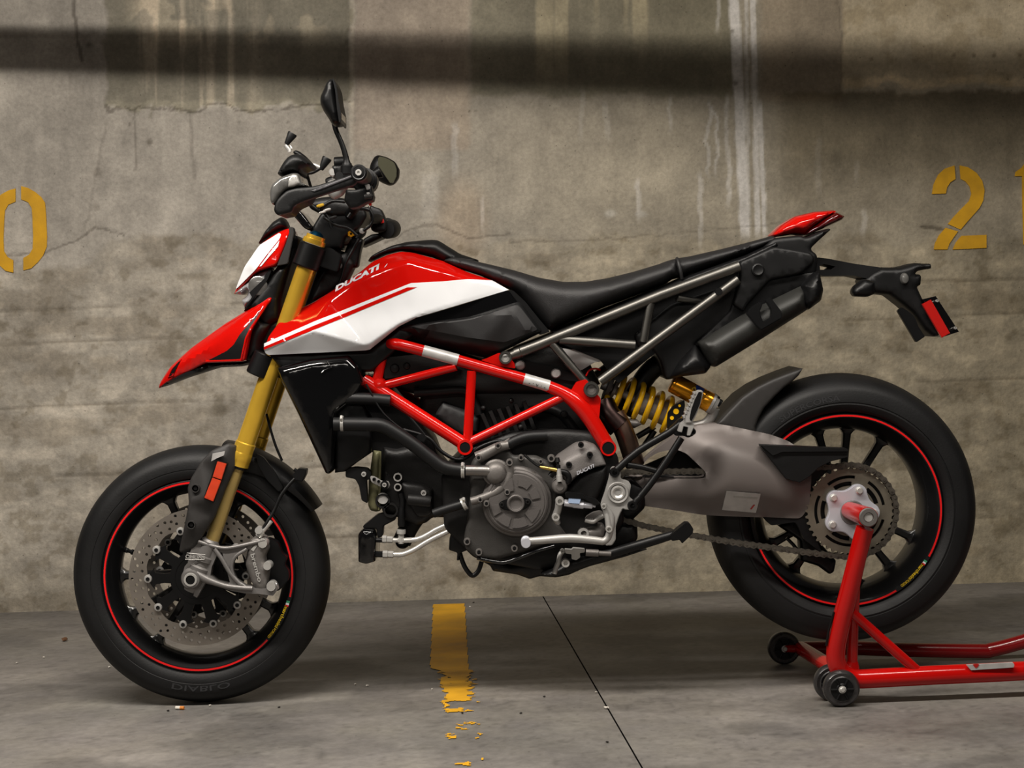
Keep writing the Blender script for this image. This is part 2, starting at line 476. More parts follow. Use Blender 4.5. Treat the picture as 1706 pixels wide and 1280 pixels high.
def gridmesh(name, A, B, nx, ny, fun, m):
    """grid in (a,b); fun -> verts (N,3), colours (N,3)"""
    a = np.linspace(A[0], A[1], nx); b = np.linspace(B[0], B[1], ny); aa, bb = np.meshgrid(a, b)
    V, C = fun(aa.ravel(), bb.ravel())
    i = np.arange(nx*ny).reshape(ny, nx)
    q = np.stack([i[:-1, :-1], i[:-1, 1:], i[1:, 1:], i[1:, :-1]], -1).reshape(-1, 4)
    me = bpy.data.meshes.new(name); me.vertices.add(len(V)); me.vertices.foreach_set('co', V.astype(np.float32).ravel())
    me.loops.add(q.size); me.loops.foreach_set('vertex_index', q.ravel().astype(np.int32))
    me.polygons.add(len(q)); me.polygons.foreach_set('loop_start', np.arange(0, q.size, 4, dtype=np.int32))
    me.update(calc_edges=True)
    at_ = me.color_attributes.new('stain', 'FLOAT_COLOR', 'POINT')
    at_.data.foreach_set('color', np.c_[np.clip(C, .0, 1), np.ones(len(C))].astype(np.float32).ravel())
    me.polygons.foreach_set('use_smooth', [True]*len(q)); me.materials.append(m)
    return link(name, me)
def concrete(name, rough, bump, s1):
    m = bpy.data.materials.new(name); m.use_nodes = True; N = m.node_tree.nodes; L = m.node_tree.links; b = N['Principled BSDF']
    at_ = N.new('ShaderNodeAttribute'); at_.attribute_name = 'stain'
    tc = N.new('ShaderNodeTexCoord')
    def noise(s, d): 
        n = N.new('ShaderNodeTexNoise'); n.inputs['Scale'].default_value = s; n.inputs['Detail'].default_value = d; n.inputs['Roughness'].default_value = .65
        L.new(tc.outputs['Object'], n.inputs['Vector']); return n
    n1, n2 = noise(s1, 6), noise(s1*9, 4)
    def mr(n, lo, hi):
        r = N.new('ShaderNodeMapRange'); r.inputs[1].default_value = .28; r.inputs[2].default_value = .72
        r.inputs[3].default_value = lo; r.inputs[4].default_value = hi; L.new(n.outputs[0], r.inputs[0]); return r
    k = N.new('ShaderNodeMath'); k.operation = 'MULTIPLY'
    L.new(mr(n1, .84, 1.16).outputs[0], k.inputs[0]); L.new(mr(n2, .83, 1.15).outputs[0], k.inputs[1])
    vor = N.new('ShaderNodeTexVoronoi'); vor.inputs['Scale'].default_value = 26; L.new(tc.outputs['Object'], vor.inputs['Vector'])
    pit = N.new('ShaderNodeMapRange'); pit.inputs[1].default_value = .03; pit.inputs[2].default_value = .075; pit.inputs[3].default_value = .55; pit.inputs[4].default_value = 1.
    L.new(vor.outputs['Distance'], pit.inputs[0])
    k2 = N.new('ShaderNodeMath'); k2.operation = 'MULTIPLY'; L.new(k.outputs[0], k2.inputs[0]); L.new(pit.outputs[0], k2.inputs[1])
    mx = N.new('ShaderNodeMix'); mx.data_type = 'RGBA'; mx.blend_type = 'MULTIPLY'; mx.inputs[0].default_value = 1
    L.new(at_.outputs['Color'], mx.inputs[6]); L.new(k2.outputs[0], mx.inputs[7]); L.new(mx.outputs[2], b.inputs['Base Color'])
    b.inputs['Specular IOR Level'].default_value = .3
    L.new(mr(n1, rough-.1, rough+.1).outputs[0], b.inputs['Roughness'])
    bp = N.new('ShaderNodeBump'); bp.inputs['Strength'].default_value = bump; bp.inputs['Distance'].default_value = .004
    ad = N.new('ShaderNodeMath'); ad.operation = 'ADD'; L.new(n1.outputs[0], ad.inputs[0]); L.new(n2.outputs[0], ad.inputs[1])
    L.new(ad.outputs[0], bp.inputs['Height']); L.new(bp.outputs[0], b.inputs['Normal'])
    return m
def wallfun(X, Z):
    x, y = pix(X, WY, Z)
    n1 = fbm(x/140, y/140, 1); n2 = fbm(x/34, y/34, 9); n3 = fbm(x/11, y/11, 21, 3); st = fbm(x/16, y/260, 33); rag = (fbm(x/28, y/28, 45)-.5)*2
    base = np.array([.36, .33, .287])
    C = np.ones((len(x), 3))*base
    g = .74+.5*n1+.34*(n2-.5)+.16*(n3-.5)+.22*(st-.5)
    def tint(mask, col):
        nonlocal C
        C = C*(1-mask[:, None])+C*np.array(col)*mask[:, None]
    # warm / green drift
    tint(ss(500, 1300, x+200*n1), (.93, .9, .80))
    # dark patch top left with ragged lower edge
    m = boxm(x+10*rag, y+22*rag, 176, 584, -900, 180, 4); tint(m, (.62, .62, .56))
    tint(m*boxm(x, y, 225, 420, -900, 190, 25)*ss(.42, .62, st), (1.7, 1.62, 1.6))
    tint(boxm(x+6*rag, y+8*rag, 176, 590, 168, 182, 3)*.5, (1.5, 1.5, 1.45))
    # scaled plaster around its top-left
    m = ss(.55, .62, fbm(x/60, y/60, 70))*boxm(x, y, 215, 540, -900, 70, 20); tint(m, (1.5, 1.45, 1.4))
    # seam and pinkish bay
    tint(boxm(x+2*rag, y, 582, 590, -900, 290, 2)*.8, (1.4, 1.38, 1.33))
    tint(boxm(x+5*rag, y, 590, 782, -900, 250, 6), (1.04, .97, .93))
    # dark green bay with pale streaks
    m = boxm(x+4*rag, y+10*rag, 784, 1225, -900, 160, 6); tint(m, (.68, .69, .63))
    for x0, x1, yb in ((893, 922, 170), (924, 946, 170), (990, 998, 70), (1038, 1046, 85), (1054, 1080, 110)):
        tint(boxm(x+2*rag+3*(st-.5), y, x0, x1, -900, yb, 3)*(1-ss(yb-120, yb, y))*.95, (1.75, 1.68, 1.56))
    # lime drips
    def drip(xt, xb, y0, y1, w, k, wob=0., sd=80):
        nonlocal C
        xc = xt+(xb-xt)*y/390+wob*(fbm(y/26, y*0+sd, sd)-.5)*2
        ww = w*(.75+.5*fbm(y/40, y*0+3.3, sd+5))
        m = (1-ss(ww*.6, ww+1.2, np.abs(x-xc)))*ss(y0-8, y0+8, y)*(1-ss(y1-25, y1+5, y))*k*(.7+.5*n2)
        m = np.clip(m, 0, 1)[:, None]
        C = C*(1-m)+np.array([.66, .63, .59])*m
    drip(1223, 1242, -900, 402, 9.5, .95, 2, 81); drip(1243, 1247, -900, 395, 3, .5, 2, 82); drip(1254, 1263, -900, 400, 5, .8, 2, 83)
    drip(1260, 1274, 170, 400, 4, .8, 2, 84); drip(1183, 1178, 170, 300, 3, .4, 7, 85); drip(1196, 1190, 180, 300, 2.5, .45, 9, 86)
    drip(1205, 1217, 160, 350, 3.4, .42, 5, 87); drip(1170, 1166, 290, 420, 4, .4, 4, 88); drip(1196, 1196, -900, 60, 3, .4, 3, 93)
    drip(757, 757, 205, 300, 6, .35, 8, 89); drip(800, 804, 330, 390, 2.2, .5, 3, 90); drip(1010, 1012, 170, 240, 5, .2, 6, 91); drip(1115, 1118, 160, 225, 3, .25, 3, 92)
    drip(1440, 1440, 350, 402, 5, .4, 4, 94); drip(1362, 1366, 230, 330, 6, .22, 5, 95); drip(1423, 1426, 270, 310, 4, .25, 5, 96); drip(720, 716, 290, 370, 18, .16, 6, 97)
    drip(1062, 1064, 300, 372, 4, .38, 4, 98); drip(975, 962, 150, 240, 4, .16, 6, 99)
    for px_, py_, r in ((1017, 355, 12), (1068, 356, 12)):
        m = (1-ss(r*.4, r*1.1, np.hypot(x-px_, (y-py_)*1.5)+7*rag))[:, None]*.6; C = C*(1-m)+np.array([.55, .52, .46])*m
    # top-right light render with a ragged white lower lip
    tint(boxm(x+5*rag, y, 1268, 1402, -900, 170, 8), (.96, .9, .85))
    m = boxm(x+7*rag, y+14*rag, 1402, 3000, -900, 142, 4); tint(m, (1.5, 1.43, 1.3))
    tint(m*ss(.5, .6, fbm(x/55, y/45, 61)), (.84, .82, .78))
    tint(boxm(x, y+16*rag, 1402, 3000, 128, 152, 5)*.8, (1.6, 1.56, 1.5))
    tint(ss(1270, 1330, x)*ss(148, 156, y+10*rag)*(1-ss(230, 420, y+20*rag)), (.66, .63, .56))  # stain below the render, deepened to carry part of the shade there
    tint(ss(1300, 1706, x)*ss(300, 420, y)*.7, (.78, .76, .70))
    # cast line and rough band below
    yl = 440-45*ss(120, 210, x)*(1-ss(600, 660, x))+(fbm(x/50, y*0+1, 55)-.5)*46-40*ss(640, 760, x)
    band = ss(-6, 8, y-yl)
    tint(band, (.92, .91, .88)); 
    lump = fbm(x/90, y/36, 66)
    tint(band*ss(.48, .66, lump), (1.17, 1.165, 1.16)); tint(band*(1-ss(.3, .47, lump)), (.82, .80, .77))
    l2 = fbm(x/26, y/20, 67); tint(band*ss(.55, .7, l2), (1.22, 1.21, 1.2)); tint(band*(1-ss(.28, .40, l2)), (.76, .74, .70))
    # horizontal board lines on the lower wall
    rel = .0035*(n2-.5)*band+.0015*(n3-.5)
    for k, yy in enumerate((492, 548, 655, 770, 886)):
        w = np.exp(-((y-(yy-.03*(x-853)+9*(fbm(x/120, y*0+k, 77+k)-.5)))/2.2)**2)*ss(.36, .5, fbm(x/150, y*0+9*k, 99+k))
        tint(w*.75, (.55, .53, .5)); rel += .003*w
    # cracks and smudges
    def crack(P, w=1.4, k=.75, jag=7, sd=5):
        nonlocal rel
        d = np.full(len(x), 1e9); jx = (fbm(x/22, y/22, sd)-.5)*2*jag; jy = (fbm(x/22, y/22, sd+7)-.5)*2*jag
        for (a, b), (c, e) in zip(P, P[1:]):
            l2 = (c-a)**2+(e-b)**2; t = np.clip(((x+jx-a)*(c-a)+(y+jy-b)*(e-b))/l2, 0, 1)
            d = np.minimum(d, np.hypot(x+jx-a-t*(c-a), y+jy-b-t*(e-b)))
        mm = (1-ss(w*.5, w+1.3, d))*k; tint(mm, (.34, .32, .3)); rel += .002*mm
    crack([(225, 183), (225, 210), (226, 282)], 1.6, .5, 3, 5); crack([(318, 185), (320, 240), (325, 300)], 2, .35, 4, 6)
    crack([(0, 425), (60, 424), (120, 405), (160, 380), (205, 392)], 1.5, .6, 6, 7); crack([(640, 405), (690, 380), (730, 378), (780, 398), (850, 388)], 1.4, .55, 5, 8)
    crack([(176, 185), (230, 178), (300, 186), (360, 176), (430, 186), (530, 176), (584, 168)], 1.6, .7, 10, 10)
    crack([(122, 0), (128, 60), (136, 102)], 3, .75, 3, 11); crack([(140, 385), (150, 350), (178, 200)], 2, .25, 6, 12)
    crack([(1535, 378), (1560, 381), (1590, 388)], 2.4, .8, 4, 13); crack([(850, 402), (1000, 400), (1140, 388), (1290, 372)], 1.2, .4, 6, 14)
    crack([(1400, 150), (1402, 60), (1395, 0)], 1.3, .35, 5, 15)
    for px_, py_, r, k in ((163, 287, 9, .5), (249, 237, 5, .8), (160, 345, 7, .4), (398, 204, 2.5, .8), (480, 204, 2.5, .8), (506, 219, 2, .6), (216, 207, 2.5, .7), (782, 185, 2.5, .9), (792, 186, 2.5, .8),
                        (1452, 98, 3, .7), (1492, 100, 3, .7), (1590, 92, 4, .7), (1622, 92, 4, .7), (1656, 92, 4, .7), (1700, 92, 4, .7), (1220, 52, 2.5, .9), (1225, 138, 3, .8), (582, 50, 5, .6), (578, 70, 4, .6), (148, 75, 6, .6)):
        tint((1-ss(r*.5, r*1.3, np.hypot(x-px_, y-py_)+2*rag))*k, (.4, .38, .35))
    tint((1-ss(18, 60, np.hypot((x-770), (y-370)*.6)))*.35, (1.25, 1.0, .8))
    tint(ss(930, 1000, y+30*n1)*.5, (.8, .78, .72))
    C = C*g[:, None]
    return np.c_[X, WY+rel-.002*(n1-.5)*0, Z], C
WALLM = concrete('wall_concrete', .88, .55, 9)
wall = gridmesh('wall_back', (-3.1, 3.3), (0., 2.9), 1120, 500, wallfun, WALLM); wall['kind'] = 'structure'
base = mk('wall_core', [(x, y, z) for x in (-3.1, 3.3) for y in (WY+.01, WY+.2) for z in (-.1, 2.9)], [(0, 1, 3, 2), (4, 5, 7, 6), (0, 1, 5, 4), (2, 3, 7, 6), (0, 2, 6, 4), (1, 3, 7, 5)], WALLM, wall)
FLOORM = concrete('floor_concrete', .5, .22, 5)
CRK = [(p.x, p.y) for p in ()]
def gnd(px, py):
    """point of the ground plane seen at a pixel"""
    u, v = px-CX, py-CY; zd = u*SR+v*CR; d = HC*F/zd
    return ((u*CR-v*SR)*d/F, d-DIST)
j0, j1 = gnd(908, 1000), gnd(1070, 1280)
def joint_x(y): return j0[0]+(j1[0]-j0[0])*(y-j0[1])/(j1[1]-j0[1])
def floorfun(side):
    def f(a, Y):
        jx = joint_x(Y)
        X = jx-.0018-(1-a)**1.5*(jx+3.1) if side == 0 else jx+.0018+a**1.5*(3.3-jx)
        n1 = fbm(X*2.2, Y*2.2, 201); n2 = fbm(X*9, Y*9, 210); n3 = fbm(X*40, Y*40, 220, 3)
        C = np.ones((len(X), 3))*np.array([.168, .156, .143])
        g = .8+.42*n1+.3*(n2-.5)+.16*(n3-.5)
        d = fbm(X*3.3+7, Y*5, 240)
        g *= 1-.22*ss(.52, .6, d); g *= 1+.15*ss(.58, .68, fbm(X*4+3, Y*6+1, 250))
        # darker along the wall foot, smear near the middle
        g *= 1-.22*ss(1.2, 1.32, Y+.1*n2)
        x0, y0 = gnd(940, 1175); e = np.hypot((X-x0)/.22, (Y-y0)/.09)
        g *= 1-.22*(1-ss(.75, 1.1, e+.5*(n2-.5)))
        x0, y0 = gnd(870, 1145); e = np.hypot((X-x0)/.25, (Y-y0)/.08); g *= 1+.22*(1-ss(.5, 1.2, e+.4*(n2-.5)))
        C[:, 0] *= 1+.05*(n1-.5); C[:, 2] *= 1-.1*(n2-.5)
        sp = ss(.80, .86, vnoise(X*70, Y*70, 260)); g *= 1-.2*sp
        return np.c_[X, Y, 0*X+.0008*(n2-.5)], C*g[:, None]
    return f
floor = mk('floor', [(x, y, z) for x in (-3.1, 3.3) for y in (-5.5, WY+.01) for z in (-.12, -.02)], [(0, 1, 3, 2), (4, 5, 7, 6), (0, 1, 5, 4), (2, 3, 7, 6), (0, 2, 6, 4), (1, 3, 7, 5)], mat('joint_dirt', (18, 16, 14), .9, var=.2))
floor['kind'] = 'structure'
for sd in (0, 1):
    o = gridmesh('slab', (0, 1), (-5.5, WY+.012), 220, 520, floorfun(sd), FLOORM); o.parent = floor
CEIL = mat('ceiling_concrete', (120, 114, 104), .9, var=.1, bump=.3, bscale=60)
def boxmesh(x0, x1, y0, y1, z0, z1): return [(x, y, z) for x in (x0, x1) for y in (y0, y1) for z in (z0, z1)], [(0, 1, 3, 2), (4, 5, 7, 6), (0, 1, 5, 4), (2, 3, 7, 6), (0, 2, 6, 4), (1, 3, 7, 5)]
c = mk('ceiling', *boxmesh(-3.1, 3.3, -5.5, WY+.2, 2.9, 3.05), CEIL); c['kind'] = 'structure'
# conduit pipes under the ceiling (out of frame): they throw the dark bands on the wall
pp = tube('trim_1', [(-3.1, .97, 1.915), (-1.6, .80, 1.908), (.0, .55, 1.895), (1.3, .05, 1.965), (3.3, -.15, 1.99)], [.05, .055, .064, .10, .11], mat('pipe_paint', (120, 116, 108), .5), None, 20, 6); pp['kind'] = 'structure'

# painted marks on wall and floor
PAINT = mat('yellow_stencil_paint', (198, 148, 14), .7, var=.14, vscale=20, bump=.4, bscale=200)
def number(name, label, polys):
    V = []; FF = []
    for p in polys:
        o = W(p, WY); co, fa, _ = tri(o, .03); b = len(V)
        V += [(x, WY-.0042, z) for x, z in co]; n = len(co); V += [(x, WY+.003, z) for x, z in co]
        FF += [tuple(i+b for i in f) for f in fa]+[tuple(i+b+n for i in f[::-1]) for f in fa]
        cnt = {}
        for f in fa:
            for a, c_ in zip(f, f[1:]+f[:1]): cnt.setdefault((min(a, c_), max(a, c_)), []).append((a, c_))
        FF += [(v[0][1]+b, v[0][0]+b, v[0][0]+b+n, v[0][1]+b+n) for v in cnt.values() if len(v) == 1]
    o = mk(name, V, FF, PAINT); return tag(o, label, 'painted number')
right0 = cT((218, 245), (290, 265), (360, 305), (420, 355), (460, 415), (472, 560), (480, 760), (478, 860), (440, 950), (390, 1015), (320, 1080), (240, 1100), (240, 975), (300, 940), (335, 880), (340, 760), (332, 560), (325, 470), (290, 410), (218, 380))
left0 = [(62-x, y+2) for x, y in reversed(right0)]
number('painted_zero', 'yellow stencilled digit 0 on the concrete wall behind the front wheel', [right0, [(x-0, y+2) for x, y in left0]])
number('painted_two', 'yellow stencilled digit 2 on the wall above the tail bracket', [
    cU((575, 165), (585, 310), (530, 345), (495, 400), (482, 465), (335, 470), (350, 370), (400, 265), (470, 200)),
    cU((628, 165), (720, 185), (810, 245), (870, 330), (895, 430), (880, 540), (840, 620), (760, 710), (690, 790), (640, 850), (505, 790), (560, 720), (640, 635), (730, 545), (755, 470), (735, 390), (690, 335), (640, 310)),
    cU((480, 830), (612, 868), (560, 940), (520, 1000), (498, 1062), (355, 1062), (365, 1000), (410, 910)),
    cU((650, 915), (915, 905), (915, 1045), (555, 1062), (590, 985))])
number('painted_one', 'yellow stencilled digit 1 cut off by the right edge, beside the digit 2', [cU((1218, 280), (1225, 235), (1290, 190), (1320, 150), (1395, 145), (1400, 560), (1410, 1010), (1310, 1010), (1300, 620), (1295, 280))])

def flakes(name, label, cells_fun, A, B, step, cat):
    xs = np.arange(A[0], A[1], step); ys = np.arange(B[0], B[1], step)
    gx, gy = np.meshgrid(xs, ys); k = cells_fun(gx.ravel()+step/2, gy.ravel()+step/2).reshape(gx.shape)
    seen = np.zeros_like(k); comps = []
    for j, i in zip(*np.nonzero(k)):
        if seen[j, i]: continue
        seen[j, i] = True; st = [(j, i)]; comp = []
        while st:
            q = st.pop(); comp.append(q)
            for dj, di in ((1, 0), (-1, 0), (0, 1), (0, -1), (1, 1), (1, -1), (-1, 1), (-1, -1)):
                y_, x_ = q[0]+dj, q[1]+di
                if 0 <= y_ < k.shape[0] and 0 <= x_ < k.shape[1] and k[y_, x_] and not seen[y_, x_]: seen[y_, x_] = True; st.append((y_, x_))
        comps.append(comp)
    comps.sort(key=len, reverse=True); root = None
    for comp in comps[:120]:
        V = []; FF = []; idx = {}
        def vid(a, b):
            if (a, b) not in idx: idx[(a, b)] = len(V); V.append((a*step+A[0], b*step+B[0], .0018))
            return idx[(a, b)]
        for b, a in comp: FF.append((vid(a, b), vid(a+1, b), vid(a+1, b+1), vid(a, b+1)))
        if len(comp) < 3 and root: continue
        o = mk(name if root is None else 'paint_flake', V, FF, FPAINT, root, recalc=False)
        if root is None: root = tag(o, label, cat)
    return root
FPAINT = mat('worn_floor_paint', (206, 152, 20), .6, var=.16, vscale=14)
g0 = gnd(724, 1008); g1 = gnd(774, 1008); gA = gnd(750, 1132); gB = gnd(750, 1280); g0m = gnd(749, 1008)
PT = [1005, 1060, 1110, 1140, 1170, 1200, 1240, 1290][::-1]; YT = [gnd(750, p)[1] for p in PT]
def stripe_cells(X, Y):
    n = fbm(X*26, Y*30, 301); n2 = fbm(X*70, Y*70, 310)
    pyv = np.interp(Y, YT, PT)      # how far towards the camera along the worn part
    cx = (g0[0]+g1[0])/2+(gA[0]-g0m[0])*(Y-g0m[1])/(gA[1]-g0m[1]); hw = (g1[0]-g0[0])/2
    worn = ss(1112, 1122, pyv)
    e = (X > cx-hw-.004+.05*worn*(n-.25)+.02*worn) & (X < cx+hw+.05*worn*(n2-.35))
    th = np.interp(pyv, [1110, 1122, 1150, 1172, 1186, 1196, 1204, 1218, 1232, 1240, 1260, 1272, 1280], [-1, .30, .33, .45, .56, .8, .60, .54, .60, .85, .70, .64, .7])
    keep = n*.75+.25*n2 > th
    return e & keep & (Y < g0[1])
flakes('painted_stripe', 'worn yellow bay line on the floor, flaking towards the front', stripe_cells, (g0[0]-.2, g1[0]+.25), (-.75, g0[1]), .004, 'floor marking')

# scraps on the floor
STONE = [mat('pale_chip', (206, 200, 190), .8), mat('brown_chip', (92, 62, 38), .8), mat('dark_chip', (30, 27, 24), .8), mat('orange_paper', (196, 120, 50), .7), mat('yellow_chip', (190, 150, 60), .8)]
def chip(name, px, py, r, m, label, flat=.5, grp=None):
    x, y = gnd(px, py); bm = bmesh.new(); bmesh.ops.create_icosphere(bm, subdivisions=1, radius=r)
    for v in bm.verts:
        v.co *= .75+.5*random.random(); v.co.z *= flat
    z0 = min(v.co.z for v in bm.verts)
    for v in bm.verts: v.co.z -= z0
    me = bpy.data.meshes.new(name); bm.to_mesh(me); bm.free(); me.materials.append(m); o = link(name, me); o.location = (x, y, .0008)
    return tag(o, label, 'litter', grp)
bx, by = gnd(299, 1183)
butt = empty('cigarette_butt', (bx, by, .001), 'white and orange cigarette butt on the floor below the front tire', 'litter')
rod('paper', (bx-.009, by+.002, .0045), (bx+.002, by, .0045), [(0, .0036), (.02, .004), (1, .004)], STONE[0], butt, 12)
rod('filter', (bx+.002, by, .0045), (bx+.011, by-.002, .0045), [(0, .0042), (.9, .0042), (1, .0036)], STONE[3], butt, 12)
chip('dead_leaf', 108, 1069, .011, STONE[1], 'brown crumpled scrap on the floor left of the front tire', .6)
chip('floor_scrap', 1010, 1182, .006, STONE[0], 'pale chip lying on the floor joint', .5)
for px, py, k in ((28, 1106, 0), (73, 1097, 0), (182, 1113, 0), (592, 1142, 0), (611, 1144, 0), (350, 1177, 0), (783, 1012, 0), (612, 1144, 0), (720, 1150, 0), (993, 1155, 0)):
    chip('paint_chip', px, py, .0035, STONE[0], 'tiny white speck on the concrete floor', .5, 'white specks on the floor')
for px, py in ((770, 1190), (868, 1190), (789, 1005), (1012, 1238), (465, 1180), (280, 1186), (907, 1162)):
    chip('grit', px, py, .0035, STONE[2], 'tiny dark grain of grit on the concrete floor', .5, 'dark grit on the floor')

# ------------------------------------------------------------------ motorcycle
BK = empty('motorcycle', (0, 0, 0), 'red and white motorcycle with black seat and gold fork, side-on on a stand', 'motorcycle')
FC = at(337.5, 954.5, 0); RC = at(1398.7, 843.5, 0)
FR, RR = .2995, .312
def wheel(nm, C, R, hw, stripes, spokes, txt, tl, rin):
    k = hw/.06
    rim = lathe(nm, [(.2245, -.050*k), (.2205, -.0535*k), (.2125, -.0525*k), (.207, -.045*k), (rin+.012, -.036*k), (rin+.004, -.024*k), (rin, -.012*k), (rin, .012*k), (rin+.004, .024*k), (rin+.012, .036*k), (.207, .045*k), (.2125, .0525*k), (.2205, .0535*k), (.2245, .050*k), (.215, .03*k), (.206, 0), (.215, -.03*k)],
                C, mat('wheel_black', (17, 17, 18), .34, .1, .25, var=.1), BK, seg=128, closed=True)
    lathe('tire', [(.2235, -.049*k), (.2262, -.0545*k), (.232, -.058*k), (.243, -.0615*k), (.2475, -.0608*k), (.2485, -.062*k), (R*.875, -.0618*k), (R*.91, -.058*k), (R*.945, -.049*k), (R*.972, -.0365*k), (R*.992, -.02*k), (R, 0), (R*.992, .02*k), (R*.972, .0365*k), (R*.945, .049*k), (R*.91, .058*k), (R*.875, .0618*k), (.243, .0615*k), (.232, .058*k), (.2235, .049*k), (.2225, 0)],
          C, RUB, rim, seg=144, closed=True)
    for a0, a1 in stripes: arcring('rim_stripe', C, .2148, .2188, a0, a1, -.0536*k-.0008, .001, RED if 0 else mat('rim_stripe_red', (216, 18, 20), .4), rim)
    for a0, a1 in stripes: arcring('rim_stripe', C, .2148, .2188, a0, a1, .0536*k-.0002, .001, mat('rim_stripe_red', (216, 18, 20), .4), rim)
    lathe('hub', [(.02, -.07), (.030, -.07), (.034, -.05), (.042, -.02), (.042, .02), (.034, .05), (.03, .07), (.02, .07)], C, MATS['wheel_black'], rim, seg=40)
    for a in spokes:
        a = math.radians(a); d = Vector((math.cos(a), 0, math.sin(a))); pts = []; w = Vector((-d.z, 0, d.x))
        V = []; FF = []
        S = [(.034, .016, .02), (.06, .010, .016), (.10, .0085, .014), (.15, .0085, .013), (rin-.012, .0095, .013), (rin-.004, .015, .013), (rin+.003, .026, .013)]
        for r, hwid, hd in S:
            for sx, sy in ((-1, -.7), (-.6, -1), (.6, -1), (1, -.7), (1, .7), (.6, 1), (-.6, 1), (-1, .7)):
                V.append(C+d*r+w*(hwid*sx)+Vector((0, hd*sy, 0)))
        for i in range(len(S)-1):
            for q in range(8):
                l = (q+1) % 8; FF.append((i*8+q, i*8+l, i*8+8+l, i*8+8+q))
        FF += [tuple(range(8)), tuple(len(V)-8+q for q in range(8))]
        mk('spoke', V, FF, MATS['wheel_black'], rim, 40)
    (a0, a1) = txt
    f = a0+(a1-a0)*.13
    Yt = -.0536*k-.0008
    arcring('tricolour_mark', C, .2115, .219, a0, a0+(a1-a0)*.05, Yt, .001, GREEN, rim, 6)
    arcring('tricolour_mark', C, .2115, .219, a0+(a1-a0)*.055, a0+(a1-a0)*.10, Yt, .001, WHITE, rim, 6)
    arcring('tricolour_mark', C, .2115, .219, a0+(a1-a0)*.105, f-.3, Yt, .001, MATS['rim_stripe_red'], rim, 6)
    arctext('rim_lettering', 'marchesini', C, .2105, f, a0+(a1-a0)*.70, .0085, Yt, YLAB, rim, bold=.01)
    arctext('rim_lettering', 'FORGED', C, .2115, a0+(a1-a0)*.73, a1, .006, Yt, YLAB, rim)
    for (s, a0, a1, hh) in tl:
        arctext('tire_lettering', s, C, .2515, a0, a1, .013, -.0622*k, RUB2, rim, bold=.01)
    return rim
fw = wheel('front_wheel', FC, FR, .060, [(-14.5, 315.5)], (112, 87, 62, 180, 208, 235, 307, 332, 357), (-17, -43), [('DIABLO', 255, 285, 1)], .1895)
rw = wheel('rear_wheel', RC, RR, .092, [(-31, 155), (200, 300)], (105, 83, 56, 335, 308, 281, 207, 232, 180), (-34, -56), [('SUPERCORSA', 125, 92, 1)], .183)
# valve stem
rod('valve_stem', FC+Vector((-.182, -.01, .062)), FC+Vector((-.152, -.03, .056)), [(0, .006), (.4, .006), (.45, .0045), (.8, .0045), (.82, .0065), (1, .0065)], BLKM, fw, 14)
# front brake discs with drilled holes, carriers and bobbins
def disc(C, Y, near):
    out = [(C.x+.1575*math.cos(t), C.z+.1575*math.sin(t)) for t in np.linspace(0, 2*math.pi, 96, endpoint=False)]
    inner = [(C.x+(.1165+.0028*math.cos(10*t+math.pi))*math.cos(t), C.z+(.1165+.0028*math.cos(10*t+math.pi))*math.sin(t)) for t in np.linspace(0, 2*math.pi, 80, endpoint=False)]
    holes = [inner]
    for i in range(20):
        for j, (r, da) in enumerate(((.1495, 0), (.1405, 5.5), (.1315, 1.5), (.1455, 11), (.1275, 10))):
            a = math.radians(i*18+da); cx, cz = C.x+r*math.cos(a), C.z+r*math.sin(a)
            holes.append([(cx+.0036*math.cos(q), cz+.0036*math.sin(q)) for q in np.linspace(0, 2*math.pi, 8, endpoint=False)])
    co, fa, _ = tri(out, .05, holes, interior=False)
    d = solidify('brake_disc', co, fa, np.full(len(co), Y-.0025), np.full(len(co), Y+.0025), DISC, fw, 30)
    # carrier: scalloped black spider
    hs = []
    for i in range(10):
        a = math.radians(i*36+18)
        ca, sa = math.cos(a), math.sin(a); pts = []
        for r, wd_ in ((.058, .006), (.075, .013), (.094, .017), (.101, .012), (.101, -.012), (.094, -.017), (.075, -.013), (.058, -.006)):
            pts.append((C.x+r*ca-wd_*sa, C.z+r*sa+wd_*ca))
        hs.append(pts)
    o2 = []
    for t in np.linspace(0, 2*math.pi, 160, endpoint=False):
        r = .1055+.0055*math.cos(10*t); o2.append((C.x+r*math.cos(t), C.z+r*math.sin(t)))
    co, fa, _ = tri(o2, .05, hs, interior=False)
    solidify('disc_carrier', co, fa, np.full(len(co), Y-.005), np.full(len(co), Y+.004), BLKM, fw, 30)
    V0 = None
    for i in range(10):
        a = math.radians(i*36)
        p = Vector((C.x+.1125*math.cos(a), Y, C.z+.1125*math.sin(a)))
        lathe('disc_bobbin', [(.005, -.0095), (.0085, -.0085), (.0095, -.006), (.0095, .005)], p, ALU, fw, seg=16)
        lathe('bobbin_bore', [(.0046, -.0102), (.0046, -.009)], p, BLKM, fw, seg=12)
disc(FC, -.066, 1); disc(FC, .066, 0)
lathe('sensor_ring', [(.05, -.072), (.062, -.072), (.062, -.069), (.05, -.069)], FC, BLKM, fw, seg=60, closed=True)

